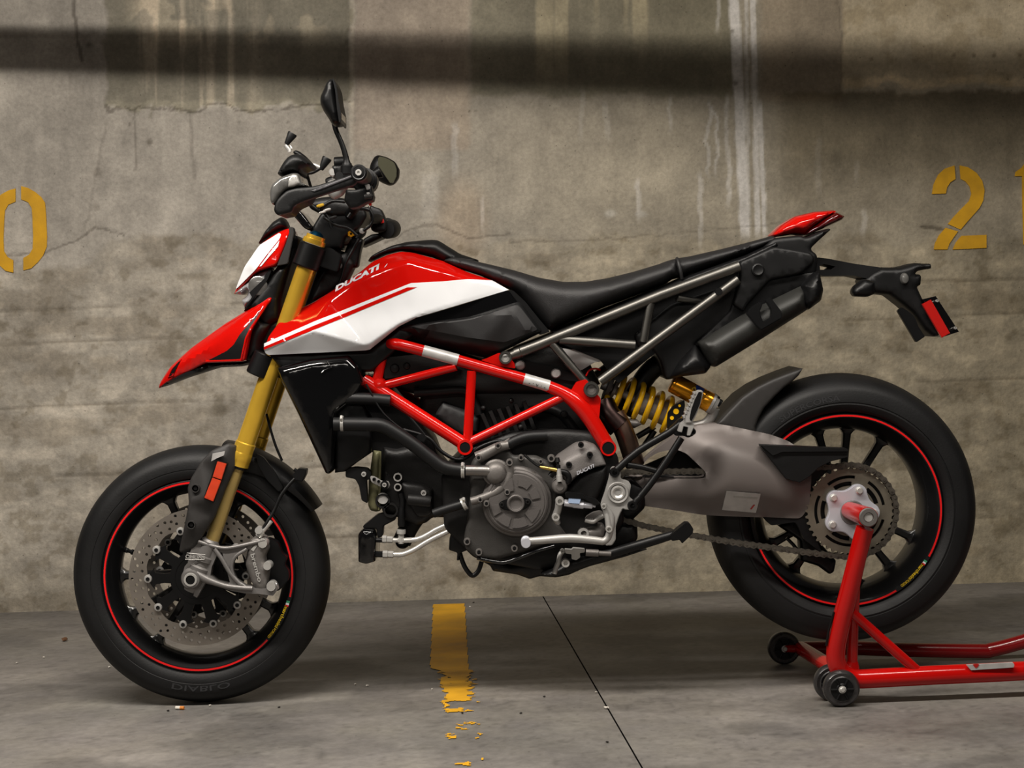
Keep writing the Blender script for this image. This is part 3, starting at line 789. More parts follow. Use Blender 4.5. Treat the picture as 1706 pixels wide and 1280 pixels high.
# ---- fork
FT = -.105
def forkleg(sgn):
    Y = FT
    a, b = at(513, 437, Y), at(403.5, 756, Y)
    m_ = (lambda p: Vector((p.x, p.y*sgn, p.z)))
    a, b = m_(a), m_(b)
    top = a+(a-b)*.08
    r = .0212
    L = rod('fork_tube', top, b, [(0, r*1.0), (.3, r), (.945, r), (.95, r*1.1), (1.0, r*1.1)], GOLD, BK, 40)
    c0 = m_(at(404, 753, Y)); c1 = m_(at(397, 776, Y))
    rod('fork_seal_collar', c0, c1, [(0, r*1.12), (.1, r*1.16), (.55, r*1.16), (.6, r*1.12), (1, r*1.1)], GOLD, L, 40)
    rod('dust_seal', c1, m_(at(395.5, 780, Y)), [(0, r*1.06), (1, r*.95)], BLKM, L, 32)
    rod('fork_slider', m_(at(397, 775, Y)), m_(at(345, 925, Y)), [(0, .0158), (1, .0158)], GOLD2, BK, 36)
    rod('fork_clamp', m_(at(522, 408, Y)), m_(at(508, 446, Y)), [(0, .028), (.06, .031), (.94, .031), (1, .028)], BLKM, BK, 32)
    rod('clamp_ring', m_(at(527, 393, Y)), m_(at(522, 407, Y)), [(0, .022), (.4, .022), (.45, .026), (.9, .0265), (1, .026)], GOLD, BK, 32)
    rod('fork_cap', m_(at(529, 386, Y)), m_(at(526, 395, Y)), [(0, .008), (.3, .014), (1, .02)], mat('blue_anodised', (40, 110, 150), .3, 1), BK, 24)
    rod('fork_clamp', m_(at(444, 590, Y)), m_(at(429, 626, Y)), [(0, .026), (.05, .028), (.95, .028), (1, .026)], BLKM, BK, 32)
    return L
forkleg(1); forkleg(-1)
for (p, q, nm) in (((516, 424), (560, 440), 'triple_clamp'), ((438, 607), (482, 622), 'triple_clamp')):
    plate(nm, rnd([(p[0]-22, p[1]-14), (q[0]-10, q[1]-28), (q[0]+8, q[1]-14), (q[0]+2, q[1]+14), (p[0]+6, p[1]+16)], 6), -.10, .10, BLKM, BK, .003)
tube('steering_stem', T3([(560, 415), (488, 625)], 0), .026, BLKM, BK, 24)
# fork foot bracket, axle, caliper
ax = at(319, 965, -.135)
ALUF = mat('fork_foot_cast_shaded', (124, 121, 119), .46, .55, bump=.3, bscale=500, var=.1)  # cast aluminium with the shade low on the fork put into its colour
def foot(s):
    Yb = -.128
    out = cE((205, 772), (250, 785), (300, 805), (360, 822), (430, 822), (500, 808), (560, 800), (620, 782), (680, 762), (705, 775), (702, 812), (640, 830), (560, 835), (500, 868), (462, 930), (455, 990), (480, 1050), (540, 1095), (600, 1110), (690, 1115), (770, 1090), (778, 1120), (745, 1165), (640, 1150), (560, 1150), (450, 1130), (340, 1095), (262, 1075), (240, 1115), (205, 1178), (180, 1165), (190, 1120), (110, 1085), (98, 1030), (118, 955), (140, 930), (150, 880), (165, 830))
    hole = cE((345, 850), (385, 858), (440, 1070), (420, 1082), (345, 1062), (300, 1020), (310, 960), (345, 880))
    o = W(out, Yb); h = W(hole, Yb)
    co, fa, _ = tri(o, .05, [h], interior=False)
    near, far = Yb*s, (Yb+.03)*s
    f = solidify('fork_foot', co, fa, np.full(len(co), min(near, far)), np.full(len(co), max(near, far)), ALUF, BK, 30)
    mr = lambda L: [Vector((p.x, p.y*s, p.z)) for p in L]
    tube('bracket_rib', mr(T3(cE((215, 778), (300, 806), (400, 826), (500, 812), (690, 768)), Yb-.002)), .0045, ALUF, f, 10, 4)
    tube('bracket_rib', mr(T3(cE((200, 1010), (280, 1050), (400, 1092), (520, 1108), (600, 1112)), Yb-.004)), [.011, .008, .006, .006, .006], ALUF, f, 12, 4)
    tube('bracket_rib', mr(T3(cE((330, 830), (380, 900), (440, 1000), (520, 1090)), Yb-.003)), .005, ALUF, f, 10, 4)
    tube('bracket_rib', mr(T3(cE((560, 832), (480, 885), (452, 960), (478, 1045), (550, 1100)), Yb-.003)), .004, ALUF, f, 10, 4)
    mm = (lambda p: Vector((p.x, p.y*s, p.z)))
    rod('slider_socket', mm(at(352, 899, -.113)), mm(at(318, 985, -.113)), [(0, .0165), (.04, .021), (.3, .021), (.32, .025), (.40, .025), (.42, .0215), (.5, .0215), (.53, .026), (.6, .0255), (.8, .022), (1, .016)], ALUF, f, 36)
    lathe('axle_boss', [(.0145, -.012*s), (.0195, -.0125*s), (.021, -.010*s), (.021, .0*s), (.025, .006*s), (.026, .03*s)], mm(at(319, 965, -.135)), ALUF, f, seg=40)
    lathe('front_axle', [(.0105, .02*s), (.0105, -.0145*s), (.0145, -.0145*s), (.0155, -.011*s), (.0155, .02*s)], mm(at(319, 965, -.137)), STEEL, f, seg=36, closed=True)
    lathe('axle_bore', [(.0104, -.0128*s), (.0104, -.010*s)], mm(at(319, 965, -.137)), BLKM, f, seg=24)
    return f
ff = foot(1); foot(-1)
lettering('badge', 'ÖHLINS', (309, 930), (341.5, 932.5), 7, -.1385, LET, ff, 0, .01, ref=-.1385)
tube('badge_frame', T3(cE((120, 905), (135, 860), (265, 872), (258, 908)), -.139), .0007, LET, ff, 6, closed=True)
def caliper(s):
    sy = lambda a, b: (min(a*s, b*s), max(a*s, b*s))
    n, f = sy(-.118, -.05)
    out = cE((590, 760), (640, 738), (690, 752), (712, 830), (684, 890), (690, 930), (718, 965), (705, 1050), (695, 1132), (640, 1122), (602, 1082), (575, 1010), (550, 940), (556, 880), (575, 800))
    back = plate('caliper_mount', rnd(cE((690, 760), (770, 790), (800, 870), (840, 900), (820, 950), (850, 1000), (850, 1060), (780, 1140), (690, 1140)), 4), *sy(-.082, -.05), BLKM, BK, .002, ref=-.1)
    mm = lambda o: o
    cp = body('brake_caliper', rnd(out, 3), (-.093 if s > 0 else .093), .036, ALUD, BK, .022, .014, .006, ref=-.118)
    for x, y, r in ((675, 790, 8), (708, 950, 7), (735, 1095, 8)):
        lathe('caliper_bolt', [(sc(r*.5), -.134*s), (sc(r*.9), -.134*s), (sc(r), -.128*s), (sc(r), -.1*s)], Vector((at(280+x/4.2654, 720+y/4.2654, -.125).x, 0, at(280+x/4.2654, 720+y/4.2654, -.125).z)), STEEL, cp, seg=20)
    rod('bleed_bolt', Vector((at(453, 979, -.12).x, -.115*s, at(453, 979, -.12).z)), Vector((at(462, 976, -.12).x, -.115*s, at(462, 976, -.12).z)), [(0, .009), (1, .009)], STEEL, cp, 16)
    return cp
cp = caliper(1); caliper(-1)
V, FFc = glyphs('brembo', 0, .02)
lettering('caliper_lettering', 'brembo', cE((585, 870))[0], cE((640, 1068))[0], 7.5, -.1305, LET, cp, 0, .02, ref=-.1305)
decal('caliper_mark', cE((588, 835), (622, 800), (636, 805), (606, 850)), -.1298, .0005, LET, cp, ref=-.13)
# fork guard, reflector, front mudguard
fg = hbody('fork_guard', rnd(cE((425, 82), (478, 98), (472, 250), (405, 400), (325, 610), (208, 792), (172, 832), (82, 868), (68, 850), (110, 690), (150, 500), (135, 400), (160, 330), (240, 200), (310, 130)), 3),
           field([(381, 739, -.135), (393, 744, -.125), (390, 779, -.13), (374, 814, -.135), (357, 861, -.135), (329, 905, -.135), (299, 924, -.128), (296, 919, -.128), (306, 882, -.145), (315, 837, -.15), (312, 814, -.14), (336, 767, -.14), (353, 750, -.14), (345, 830, -.156), (325, 880, -.152), (372, 762, -.148)], -.14), GREYP, BK, -.122, .008, .006, .008, ref=-.14, ang=30)
for x, y in ((195, 400), (165, 660)):
    q = at(280+x/4.2654, 720+y/4.2654, -.150)
    lathe('bolt_recess', [(.0075, -.004), (.0095, -.004), (.0105, 0), (.0105, .01), (.0075, .01)], q, GREYP, fg, seg=24, closed=True)
    lathe('guard_bolt', [(.0074, -.0005), (.0045, -.0005), (.004, .003), (0, .003)], q, BLKM, fg, seg=18)
decal('guard_label', cE((318, 152), (405, 135), (398, 165), (350, 185), (308, 208)), -.1515, .001, LABEL, fg, ref=-.15)
rf = plate('reflector_base', rnd(cE((345, 200), (425, 222), (322, 505), (250, 472)), 2), -.158, -.145, BLKM, fg, .001, ref=-.16)
plate('side_reflector', rnd(cE((352, 208), (416, 226), (380, 340), (318, 318)), 1), -.1625, -.155, ORAN, rf, .001, ref=-.16)
plate('side_reflector', rnd(cE((316, 324), (378, 346), (322, 494), (258, 468)), 1), -.1625, -.155, ORAN, rf, .001, ref=-.16)
def mudguard():
    V = []; FF = []; n = 26
    S = [(-.071, -.045), (-.0715, -.02), (-.066, -.004), (-.05, .004), (-.02, .008), (.02, .008), (.05, .004), (.066, -.004), (.0715, -.02), (.071, -.045)]
    for i in range(n):
        t = i/(n-1); a = math.radians(78-50*t); taper = 1-.12*t; base = .307+.006*t
        for layer in (0, 1):
            for y, dr in S:
                dr2 = dr*(1 if dr < 0 else 1)*(1.15-.95*t if dr < -.01 else 1)
                r = base+dr2-(.003 if layer else 0); V.append(FC+Vector((r*math.cos(a), y*taper*(1 if not layer else .96), r*math.sin(a))))
    m_ = len(S)
    for i in range(n-1):
        for k in range(m_-1):
            for ly in (0, 1):
                b = i*2*m_+ly*m_+k; c_ = b+2*m_; FF.append((b, b+1, c_+1, c_))
        for k in (0, m_-1):
            b = i*2*m_+k; FF.append((b, b+m_, b+3*m_, b+2*m_))
    for i in (0, n-1):
        for k in range(m_-1):
            b = i*2*m_+k; FF.append((b, b+1, b+1+m_, b+m_))
    return mk('front_mudguard', V, FF, PLAS, BK, 40)
mg = mudguard()
plate('mudguard_bracket', rnd(cE((620, 150), (680, 180), (760, 290), (820, 400), (790, 430), (700, 340), (640, 240)), 4), -.082, -.068, BLKM, mg, .002, ref=-.08)
# front brake hose
tube('brake_hose', [at(434, 888, -.12), at(444, 872, -.12), at(456, 852, -.115), at(468, 826, -.11), at(484, 805, -.105), at(498, 790, -.10), at(490, 782, -.1)], .0042, BLKM, BK, 10, 5)
rod('hose_fitting', at(430, 894, -.12), at(452, 868, -.117), [(0, .008), (.3, .008), (.32, .006), (1, .0055)], STEEL, BK, 16)
lathe('banjo_bolt', [(.007, -.012), (.0085, -.012), (.0085, .01)], at(432, 883, -.12), STEEL, BK, seg=16)
plate('hose_clip', rnd(cE((890, 300), (930, 255), (990, 262), (985, 300), (960, 350), (910, 340)), 2), -.115, -.08, BLKM, BK, .003, ref=-.1)
tube('sensor_cable', [at(444, 690, -.07), at(452, 720, -.08), at(460, 745, -.085), at(470, 768, -.085)], .003, BLKM, BK, 8, 4)

# ---- headlamp cowl, beak
def symfield(w0): return w0
NY = -.095
cowl_f = field([(385, 490, -.045), (390, 480, -.05), (405, 445, -.06), (430, 407, -.06), (455, 389, -.05), (472, 381, -.055), (481, 380, -.07), (483, 388, -.085), (462, 443, -.10), (428, 453, -.095), (390, 488, -.05), (450, 420, -.095), (420, 445, -.088)], -.08)
cowl = hbody('headlamp_cowl', rnd(cB((620, 602), (640, 560), (700, 420), (800, 270), (900, 195), (970, 165), (1003, 160), (1010, 190), (985, 270), (930, 410), (860, 428), (790, 452), (700, 535), (640, 592)), 8), cowl_f, RED, BK, 0, .006, .006, .008, ref=-.08)
decal('white_panel', rnd(cB((634, 572), (700, 420), (802, 272), (930, 190), (948, 198), (946, 228), (920, 265), (790, 438), (700, 515)), 6), cowl_f, .0015, WHITE, cowl, ref=-.08, s=.008)
decal('white_stripe', cB((815, 418), (945, 243), (938, 285), (828, 416)), cowl_f, .0015, WHITE, cowl, ref=-.08, s=.008)
plate('cowl_edge', rnd(cB((1003, 158), (1032, 152), (1042, 190), (1000, 400), (925, 414), (985, 270), (1010, 190)), 3), -.095, -.06, GREYP, BK, .002, ref=-.09)
body('cowl_visor', rnd(cB((798, 272), (850, 180), (900, 120), (962, 82), (990, 120), (1002, 160), (970, 168), (900, 198)), 5), 0, .06, PLAS, BK, .02, .02, .01, ref=-.05)
body('headlamp_housing', rnd(cB((930, 412), (1000, 398), (1042, 200), (1075, 230), (1050, 330), (960, 640), (960, 780), (905, 800), (850, 850), (760, 700), (700, 720), (720, 690), (860, 520)), 5), 0, .088, BLKM, BK, .06, .02, .012, ref=-.088)
hl = body('headlamp', rnd(cB((640, 600), (720, 532), (800, 460), (870, 428), (912, 440), (880, 560), (830, 650), (720, 705), (690, 640), (735, 610), (740, 575), (700, 610)), 5), 0, .082, LENSG, BK, .03, .02, .008, ref=-.08)
plate('lamp_bezel', cB((742, 590), (850, 490), (870, 440), (890, 440), (866, 500), (715, 700), (708, 696), (760, 620)), -.087, -.078, BLKM, hl, 0, ref=-.085)
lathe('lamp_reflector', [(.018, -.006), (.022, -.004), (.022, .004), (.012, .01)], at(230+800/4, 340+545/4, -.08), LENS, hl, seg=28)
beak_f = poly_field([
    [(251, 651, -.012), (255, 640, -.016), (275, 612, -.03), (312, 580, -.042), (370, 540, -.058), (447, 495, -.088), (452, 498, -.094)],
    [(251, 651, -.012), (280, 625, -.05), (302, 603, -.066), (345, 580, -.09), (400, 535, -.104), (452, 498, -.094)],
    [(345, 580, -.09), (342, 602, -.082), (385, 585, -.11), (412, 548, -.12), (452, 498, -.094)],
    [(251, 651, -.012), (280, 636, -.045), (340, 606, -.08), (408, 602, -.118), (420, 553, -.122), (452, 498, -.094)]], -.09, .003)
beak = hbody('front_beak', rnd(cB((84, 1246), (100, 1200), (180, 1090), (330, 960), (560, 800), (870, 620), (892, 624), (886, 645), (800, 770), (760, 850), (722, 1048), (440, 1062), (200, 1182)), 5), beak_f, RED, BK, 0, .006, .006, .010, ref=-.09)
decal('black_insert', rnd(cB((455, 1048), (600, 978), (650, 935), (690, 870), (838, 695), (750, 845), (730, 900), (698, 1030)), 2), beak_f, .0015, PLAS, beak, ref=-.09, s=.01)
tube('insert_rim', [Vector((p.x, float(beak_f([p.x], [p.z])[0])-.001, p.z)) for p in T3(cB((450, 1050), (700, 1038), (735, 895), (765, 830), (870, 650)), -.09)], .0028, RED, beak, 8)
vent = decal('beak_vent', cB((172, 1162), (202, 1105), (268, 1040), (208, 1148)), beak_f, .0012, BLKM, beak, ref=-.09, s=.01)
tube('vent_lip', [Vector((p.x, float(beak_f([p.x], [p.z])[0])-.001, p.z)) for p in T3(cB((172, 1162), (202, 1105), (268, 1040), (208, 1148)), -.09)], .0018, RED, vent, 6, closed=True)
body('beak_underside', rnd(cB((190, 1185), (300, 1122), (445, 1062), (720, 1050), (800, 980), (830, 990), (815, 1055), (700, 1082), (540, 1090), (320, 1160), (150, 1225)), 4), 0, .09, BLKM, BK, .03, .03, .012, ref=-.09)
body('beak_stay', rnd(cB((745, 850), (800, 770), (890, 800), (830, 930), (830, 1000), (730, 1048), (720, 1010)), 4), 0, .10, PLAS, BK, .07, .02, .012, ref=-.1)
# ---- fuel tank
TR = -.14
tank_f = poly_field([
    [(440, 582, -.146), (446, 562, -.142), (462, 538, -.125), (483, 521, -.105), (518, 503, -.09), (559, 477, -.08), (594, 453, -.075), (618, 434, -.066), (641, 422, -.06), (664, 417, -.06), (685, 419, -.064), (738, 434, -.08), (779, 453, -.09), (820, 466, -.105), (848, 483, -.12)],
    [(440, 582, -.146), (462, 562, -.148), (500, 535, -.132), (545, 500, -.121), (594, 467, -.119), (672, 437, -.117), (690, 438, -.119), (778, 463, -.128), (820, 472, -.124), (848, 483, -.12)],
    ['sharp', (440, 582, -.146), (480, 567, -.162), (525, 551, -.174), (611, 574, -.175), (622, 570, -.174), (664, 541, -.163), (694, 527, -.158), (760, 508, -.142), (848, 483, -.12)],
    [(440, 582, -.146), (447, 592, -.140), (520, 589, -.146), (612, 584, -.158), (630, 574, -.152), (664, 546, -.152), (694, 531, -.150), (760, 511, -.138), (848, 483, -.12)]], TR, .0022)
TKL = [[(446, 581), (480, 567+o_), (525, 551+o_), (611, 574+o_), (622, 570+o_), (664, 541+o_), (690, 528.5+o_)] for o_ in (-2.5, 0, 2.5)]
tank = hbody('fuel_tank', rnd([(440, 583), (446, 562), (462, 538), (483, 521), (518, 503), (559, 477), (594, 453), (616, 434), (641, 422.5), (664, 417), (685, 419), (738, 434), (779, 453), (820, 466.5), (848, 483), (760, 509), (694, 529.5), (664.5, 544), (617, 581), (610, 583), (450, 591.5), (442, 588)], 5),
             tank_f, RED, BK, 0, .008, .010, .006, ref=TR, ang=40, crease=TKL)
decal('white_panel', cC((36, 690), (37, 656), (325, 530), (868, 313), (1050, 303), (1190, 290), (1330, 296), (1424, 351), (1130, 440), (900, 510), (802, 560), (640, 690), (615, 695), (62, 722), (44, 712)), tank_f, .0015, WHITE, tank, ref=TR, s=.006, ang=40, crease=TKL)
decal('red_pinstripe', cC((36, 676), (330, 552), (846, 338), (902, 337), (860, 354), (330, 576), (36, 692)), tank_f, .0026, RED, tank, ref=TR, s=.01, ang=20)
lettering('tank_lettering', 'DUCATI', cC((428, 362))[0], cC((694, 226))[0], 9.5, tank_f, WHITE, tank, .3, .05, .0015, ref=TR)
lettering('tank_mark', '/', cC((712, 222))[0], cC((735, 212))[0], 4, tank_f, WHITE, tank, .3, .035, .0015, ref=TR)
body('tank_cap_cover', rnd(cC((620, 195), (640, 160), (690, 132), (760, 100), (850, 78), (985, 66), (1025, 70), (1080, 105), (1150, 148), (1260, 184), (1150, 230), (1045, 195), (1000, 168), (870, 135), (800, 128), (720, 148)), 5), 0, .075, PLAS, BK, .03, .03, .010, ref=-.06)
body('tank_underside', rnd([(446, 589), (520, 588), (612, 581), (640, 565), (664, 544), (700, 552), (660, 585), (620, 620), (560, 620), (470, 616)], 4), 0, .135, BLKM, BK, .12, .01, .014, ref=-.135)
# ---- seat
def seat_w(x, z): return np.interp(x, [at(740, 435, 0).x, at(900, 500, 0).x, at(1000, 500, 0).x, at(1130, 450, 0).x, at(1290, 395, 0).x], [.095, .135, .145, .125, .105])
seat = body('seat', rnd([(738, 434), (752, 429), (775, 431), (800, 437), (855, 450), (899, 463), (940, 470), (975, 469.5), (1010, 464), (1055, 453), (1105, 438), (1117, 433), (1128, 431), (1132, 462), (1119, 466), (1108, 474), (1000, 515), (918, 551), (912, 549), (885, 517), (866, 494), (846, 480), (800, 458), (760, 445)], 4), 0, seat_w, LEATH, BK, .075, .035, .010, ref=-.12)
body('pillion_seat', rnd([(1117, 434), (1128, 430.5), (1150, 427), (1200, 415.5), (1250, 403), (1286, 393), (1293, 397), (1290, 404), (1240, 424), (1180, 446), (1150, 456), (1134, 463), (1124, 464)], 3), 0, .115, LEATH, BK, .07, .022, .010, ref=-.1)
tube('seat_strap', [at(1128, 431, -.09), at(1130, 436, -.115), at(1134, 452, -.122), at(1136, 464, -.118)], .004, LEATH, seat, 8, 3)
body('seat_base_rim', rnd([(918, 553), (1000, 518), (1108, 476), (1150, 458), (1240, 426), (1292, 402), (1300, 410), (1240, 440), (1110, 492), (960, 556), (930, 562)], 2), 0, .118, BLKM, BK, .10, .01, .012, ref=-.118)
# ---- side panel under the tank
sp_f = field([(658, 549, -.13), (680, 541, -.15), (738, 534, -.15), (782, 528, -.15), (864, 503, -.14), (899, 549, -.14), (893, 553, -.14), (840, 585, -.13), (808, 597, -.12), (694, 568, -.12), (661, 553, -.13), (700, 556, -.152), (800, 572, -.152), (880, 550, -.158), (850, 520, -.158)], -.14)
side = hbody('side_panel', rnd(cC((775, 575), (850, 552), (1050, 525), (1200, 505), (1478, 418), (1500, 430), (1620, 590), (1400, 700), (1330, 740), (1290, 742), (900, 645), (785, 592)), 4), sp_f, PLAS, BK, 0, .01, .014, .010, ref=-.14, ang=20)
decal('raised_insert', rnd(cC((870, 560), (1060, 542), (1220, 520), (1462, 438), (1490, 450), (1588, 578), (1400, 650), (1180, 620)), 3), sp_f, .004, mat('side_panel_insert', (33, 32, 33), .6, bump=.3, bscale=900), side, ref=-.14, s=.01, th=.006, ang=20)
plate('glossy_trim', rnd(cC((815, 560), (900, 512), (1130, 442), (1424, 353), (1478, 410), (1480, 422), (1200, 508), (1050, 528), (850, 554)), 3), -.128, -.09, GLOSSB, BK, .002, ref=-.14)
plate('panel_edge', rnd(cC((1420, 352), (1450, 355), (1520, 420), (1600, 520), (1660, 590), (1600, 610), (1500, 455)), 3), -.13, -.09, BLKM, BK, .002, ref=-.13)
body('airbox', [(600, 596), (690, 560), (800, 600), (960, 560), (1000, 640), (950, 660), (700, 660), (640, 640)], 0, .095, ENGD, BK, .07, .03, .02, ref=-.1)
# ---- trellis frame
FY = -.148
def fp(*p): return [at(x, y, FY) for x, y in p]
fr = tube('trellis_frame', [at(640, 570, -.10), at(652, 573, -.13)]+fp((668, 575), (734, 592.5), (803, 612), (860, 628), (905, 641), (938, 655), (962, 672), (985, 700), (1012, 745)), [sc(9.5, FY)]*7+[sc(11, FY), sc(14, FY), sc(13.5, FY), sc(13, FY)], FRED, BK, 20, 3)
for nm, a, b, r in (('frame_tube', (640, 580), (627, 640), 8.5), ('frame_tube', (630, 645), (760, 611), 7.2), ('frame_tube', (606, 633), (772, 739), 11), ('frame_tube', (786, 618), (779, 735), 8), ('frame_tube', (780, 738), (945, 658), 7.4)):
    ya = -.118 if a[0] < 645 else FY
    tube(nm, [at(*a, ya), at(*b, FY if b[0] > 645 else -.118)], sc(r, FY), FRED, fr, 18)
mirr = [(o.name, o) for o in [fr]+list(o for o in COL.objects if o.parent == fr)]
for nm, o in mirr:
    c = bpy.data.objects.new('frame_tube', o.data.copy()); COL.objects.link(c); c.parent = fr
    for v in c.data.vertices: v.co.y = -v.co.y
    c.data.flip_normals()
for x, y, ro, ri in ((775, 745, 12.5, 8.6), (1013, 746, 13, 10)):
    lathe('frame_bolt_boss', [(sc(ri), -.0145), (sc(ro)*.96, -.015), (sc(ro), -.0135), (sc(ro), .02), (sc(ri), .02)], at(x, y, FY-.006), FRED, fr, seg=36, closed=True)
    lathe('boss_bore', [(sc(ri)*1.01, -.0132), (sc(ri)*1.01, -.009)], at(x, y, FY-.006), BLKM, fr, seg=24)
lathe('frame_joint', [(.004, -.02), (.014, -.016), (.018, 0), (.014, .016), (.004, .02)], at(632, 642, -.118), FRED, fr, seg=24)
plate('frame_gusset', rnd(cJ((0, 330), (95, 300), (160, 390), (238, 490), (222, 680), (250, 760), (120, 640), (0, 520), (-60, 430)), 3), FY-.004, FY+.02, FRED, fr, .003, ref=FY)
plate('frame_tab', rnd(cF((1390, 215), (1440, 200), (1550, 150), (1620, 160), (1690, 240), (1700, 290), (1560, 270)), 3), FY-.004, FY+.012, FRED, fr, .002, ref=FY)
def wrap(name, a, b, r, m, txt=None):
    A, B = at(*a, FY), at(*b, FY); d = (B-A); ax_, u, v = frame(d); V = []; FF = []; n = 12; R = sc(r, FY)
    # band covering the camera-side upper half of the tube
    side_ = d.normalized().cross(Vector((0, 1, 0))); 
    if side_.z < 0: side_ = -side_
    for P in (A, B):
        for k in range(n+1):
            t = math.radians(-60+150*k/n)
            V.append(P+(Vector((0, -1, 0))*math.cos(t)+side_*math.sin(t))*R)
    for k in range(n): FF.append((k, k+1, n+2+k, n+1+k))
    return mk(name, V, FF, m, fr, recalc=False)
wrap('tube_label', (705, 585), (763, 600.5), 10.2, LABEL); wrap('tube_label', (873, 632), (915, 644), 10.2, LABEL)
lettering('label_mark', '- · v · -', (880, 641), (908, 649), 5, FY-.0152, ENGD, fr, ref=FY-.015)
# ---- rear subframe
SY = -.14
sub = tube('rear_subframe', [at(858, 590, SY)]+[at(x, y, SY) for x, y in ((900, 574), (1100, 492), (1232, 443.5))], sc(9.2, SY), TITAN, BK, 20)
rod('tube_end', at(843, 596, SY), at(868, 586.5, SY), [(0, sc(7)), (.4, sc(7.5)), (.9, sc(8.5)), (1, sc(9.6))], TITAN, sub, 20)
for a, b, r in (((1000, 636), (1230, 466), 8.2), ((917, 570), (982, 645), 6.8), ((932, 566), (1058, 575), 8), ((1084, 505), (1072, 570), 7.2), ((1128, 497), (1168, 503), 5.5)):
    tube('subframe_tube', [at(*a, SY), at(*b, SY+(.03 if a[0] == 1128 else 0))], sc(r, SY), TITAN, sub, 18)
mirr = [sub]+[o for o in COL.objects if o.parent == sub]
for o in mirr:
    c = bpy.data.objects.new('subframe_tube', o.data.copy()); COL.objects.link(c); c.parent = sub
    for v in c.data.vertices: v.co.y = -v.co.y
    c.data.flip_normals()
for x, y, r in ((842, 596, 10.5), (985, 649, 12.5)):
    q = at(x, y, SY-.012)
    lathe('mounting_eye', [(sc(r)*.68, -.012), (sc(r)*.95, -.012), (sc(r), -.009), (sc(r), .02), (sc(r)*.68, .02)], q, TITAN, sub, seg=32, closed=True)
    lathe('eye_bolt', [(sc(r)*.69, -.006), (sc(r)*.3, -.007), (sc(r)*.25, -.003), (0, -.003)], q, STEEL if r < 11 else ALUD, sub, seg=24)
lathe('tube_screw', [(.008, -.006), (.0085, -.004), (.0085, .01)], at(1197, 486, SY-.008), BLKM, sub, seg=20)
# ---- tail, exhaust, plate holder
body('tail_fairing', rnd(cK((655, 212), (700, 206), (800, 196), (830, 208), (945, 160), (962, 165), (890, 230), (850, 270), (890, 300), (884, 400), (800, 440), (700, 480), (640, 500), (600, 545), (520, 590), (240, 770), (300, 880), (200, 935), (90, 960), (60, 860), (0, 760), (-50, 800), (-80, 720), (120, 560), (470, 440), (482, 335), (560, 300)), 6), 0, .112, PLAS, BK, .10, .012, .014, ref=-.118)
body('muffler_heat_shield', rnd(cK((470, 420), (800, 390), (905, 385), (900, 430), (800, 480), (640, 570), (520, 650), (300, 800), (235, 775), (420, 590)), 3), -.03, .085, BLKM, BK, .075, .01, .014)
tf = body('tail_side_cover', rnd(cK((478, 335), (560, 300), (660, 255), (760, 270), (860, 290), (880, 330), (800, 400), (640, 430), (520, 560), (500, 600), (440, 560), (478, 430)), 6), 0, .130, PLAS, BK, .12, .008, .012, ref=-.13)
lathe('cover_swirl', [(sc(5), -.002), (sc(8), -.004), (sc(10), -.002), (sc(11), .006)], at(1080+578/3.1593, 330+378/3.1593, -.135), PLAS, tf, seg=28, closed=False)
# side plate seen between the subframe tubes
plate('side_inner_panel', rnd([(925, 570), (1080, 500), (1160, 470), (1232, 450), (1228, 480), (1180, 520), (1090, 590), (1030, 640), (1000, 600)], 4), -.10, -.08, BLKM, BK, .003, ref=-.10)
mf = body('muffler', rnd(cK((245, 757), (500, 600), (800, 455), (832, 500), (838, 588), (600, 740), (352, 892), (322, 882)), 4), -.055, .105, MUFF, BK, .04, .05, .012, ref=-.15)
body('muffler_end_cap', rnd(cK((795, 458), (850, 400), (895, 380), (918, 485), (905, 542), (838, 592), (800, 560)), 4), -.055, .108, BLKM, mf, .05, .03, .01, ref=-.15)
plate('muffler_strap', rnd(cK((515, 610), (540, 575), (590, 545), (600, 560), (585, 600), (602, 652), (640, 630), (645, 590), (615, 540), (640, 520), (700, 598), (702, 632), (592, 697), (560, 665)), 3), -.166, -.15, BLKM, mf, .002, ref=-.16)
body('muffler_front_cap', rnd(cK((240, 760), (330, 885), (300, 925), (215, 935), (100, 950), (150, 860)), 4), -.05, .10, BLKM, mf, .04, .03, .012, ref=-.13)
tube('exhaust_pipe', [at(1025, 690, -.08), at(1040, 720, -.085), at(1052, 755, -.085), at(1058, 775, -.08)], sc(16), PIPEM, BK, 24, 4)
tube('exhaust_pipe', [at(1004, 672, -.07), at(1012, 690, -.08), at(1032, 712, -.085)], sc(20), BLUET, BK, 24, 4)
tube('exhaust_pipe', [at(1170, 600, -.02), at(1120, 600, -.01), at(1080, 622, 0), at(1040, 690, 0)], .024, BLKM, BK, 20, 5)
tl = body('tail_lamp_cover', rnd(cK((648, 192), (700, 142), (770, 97), (870, 73), (972, 65), (990, 72), (930, 110), (870, 152), (835, 180), (818, 197), (760, 192), (660, 206)), 3), 0, .085, RED, BK, .03, .03, .008, ref=-.07)
body('tail_lamp', rnd(cK((818, 197), (840, 172), (870, 150), (930, 108), (988, 74), (1032, 96), (1020, 115), (940, 152), (850, 190)), 2), 0, .08, REDLENS, BK, .055, .02, .008, ref=-.07)
arm = plate('plate_arm', rnd(cK((750, 412), (820, 360), (885, 312), (940, 318), (1080, 345), (1225, 366), (1240, 380), (1180, 440), (1150, 424), (1080, 408), (920, 410), (890, 400)), 3), -.055, .055, PLAS, BK, 0, [cK((902, 356), (925, 347), (985, 360), (962, 376), (905, 378))], ref=-.055)
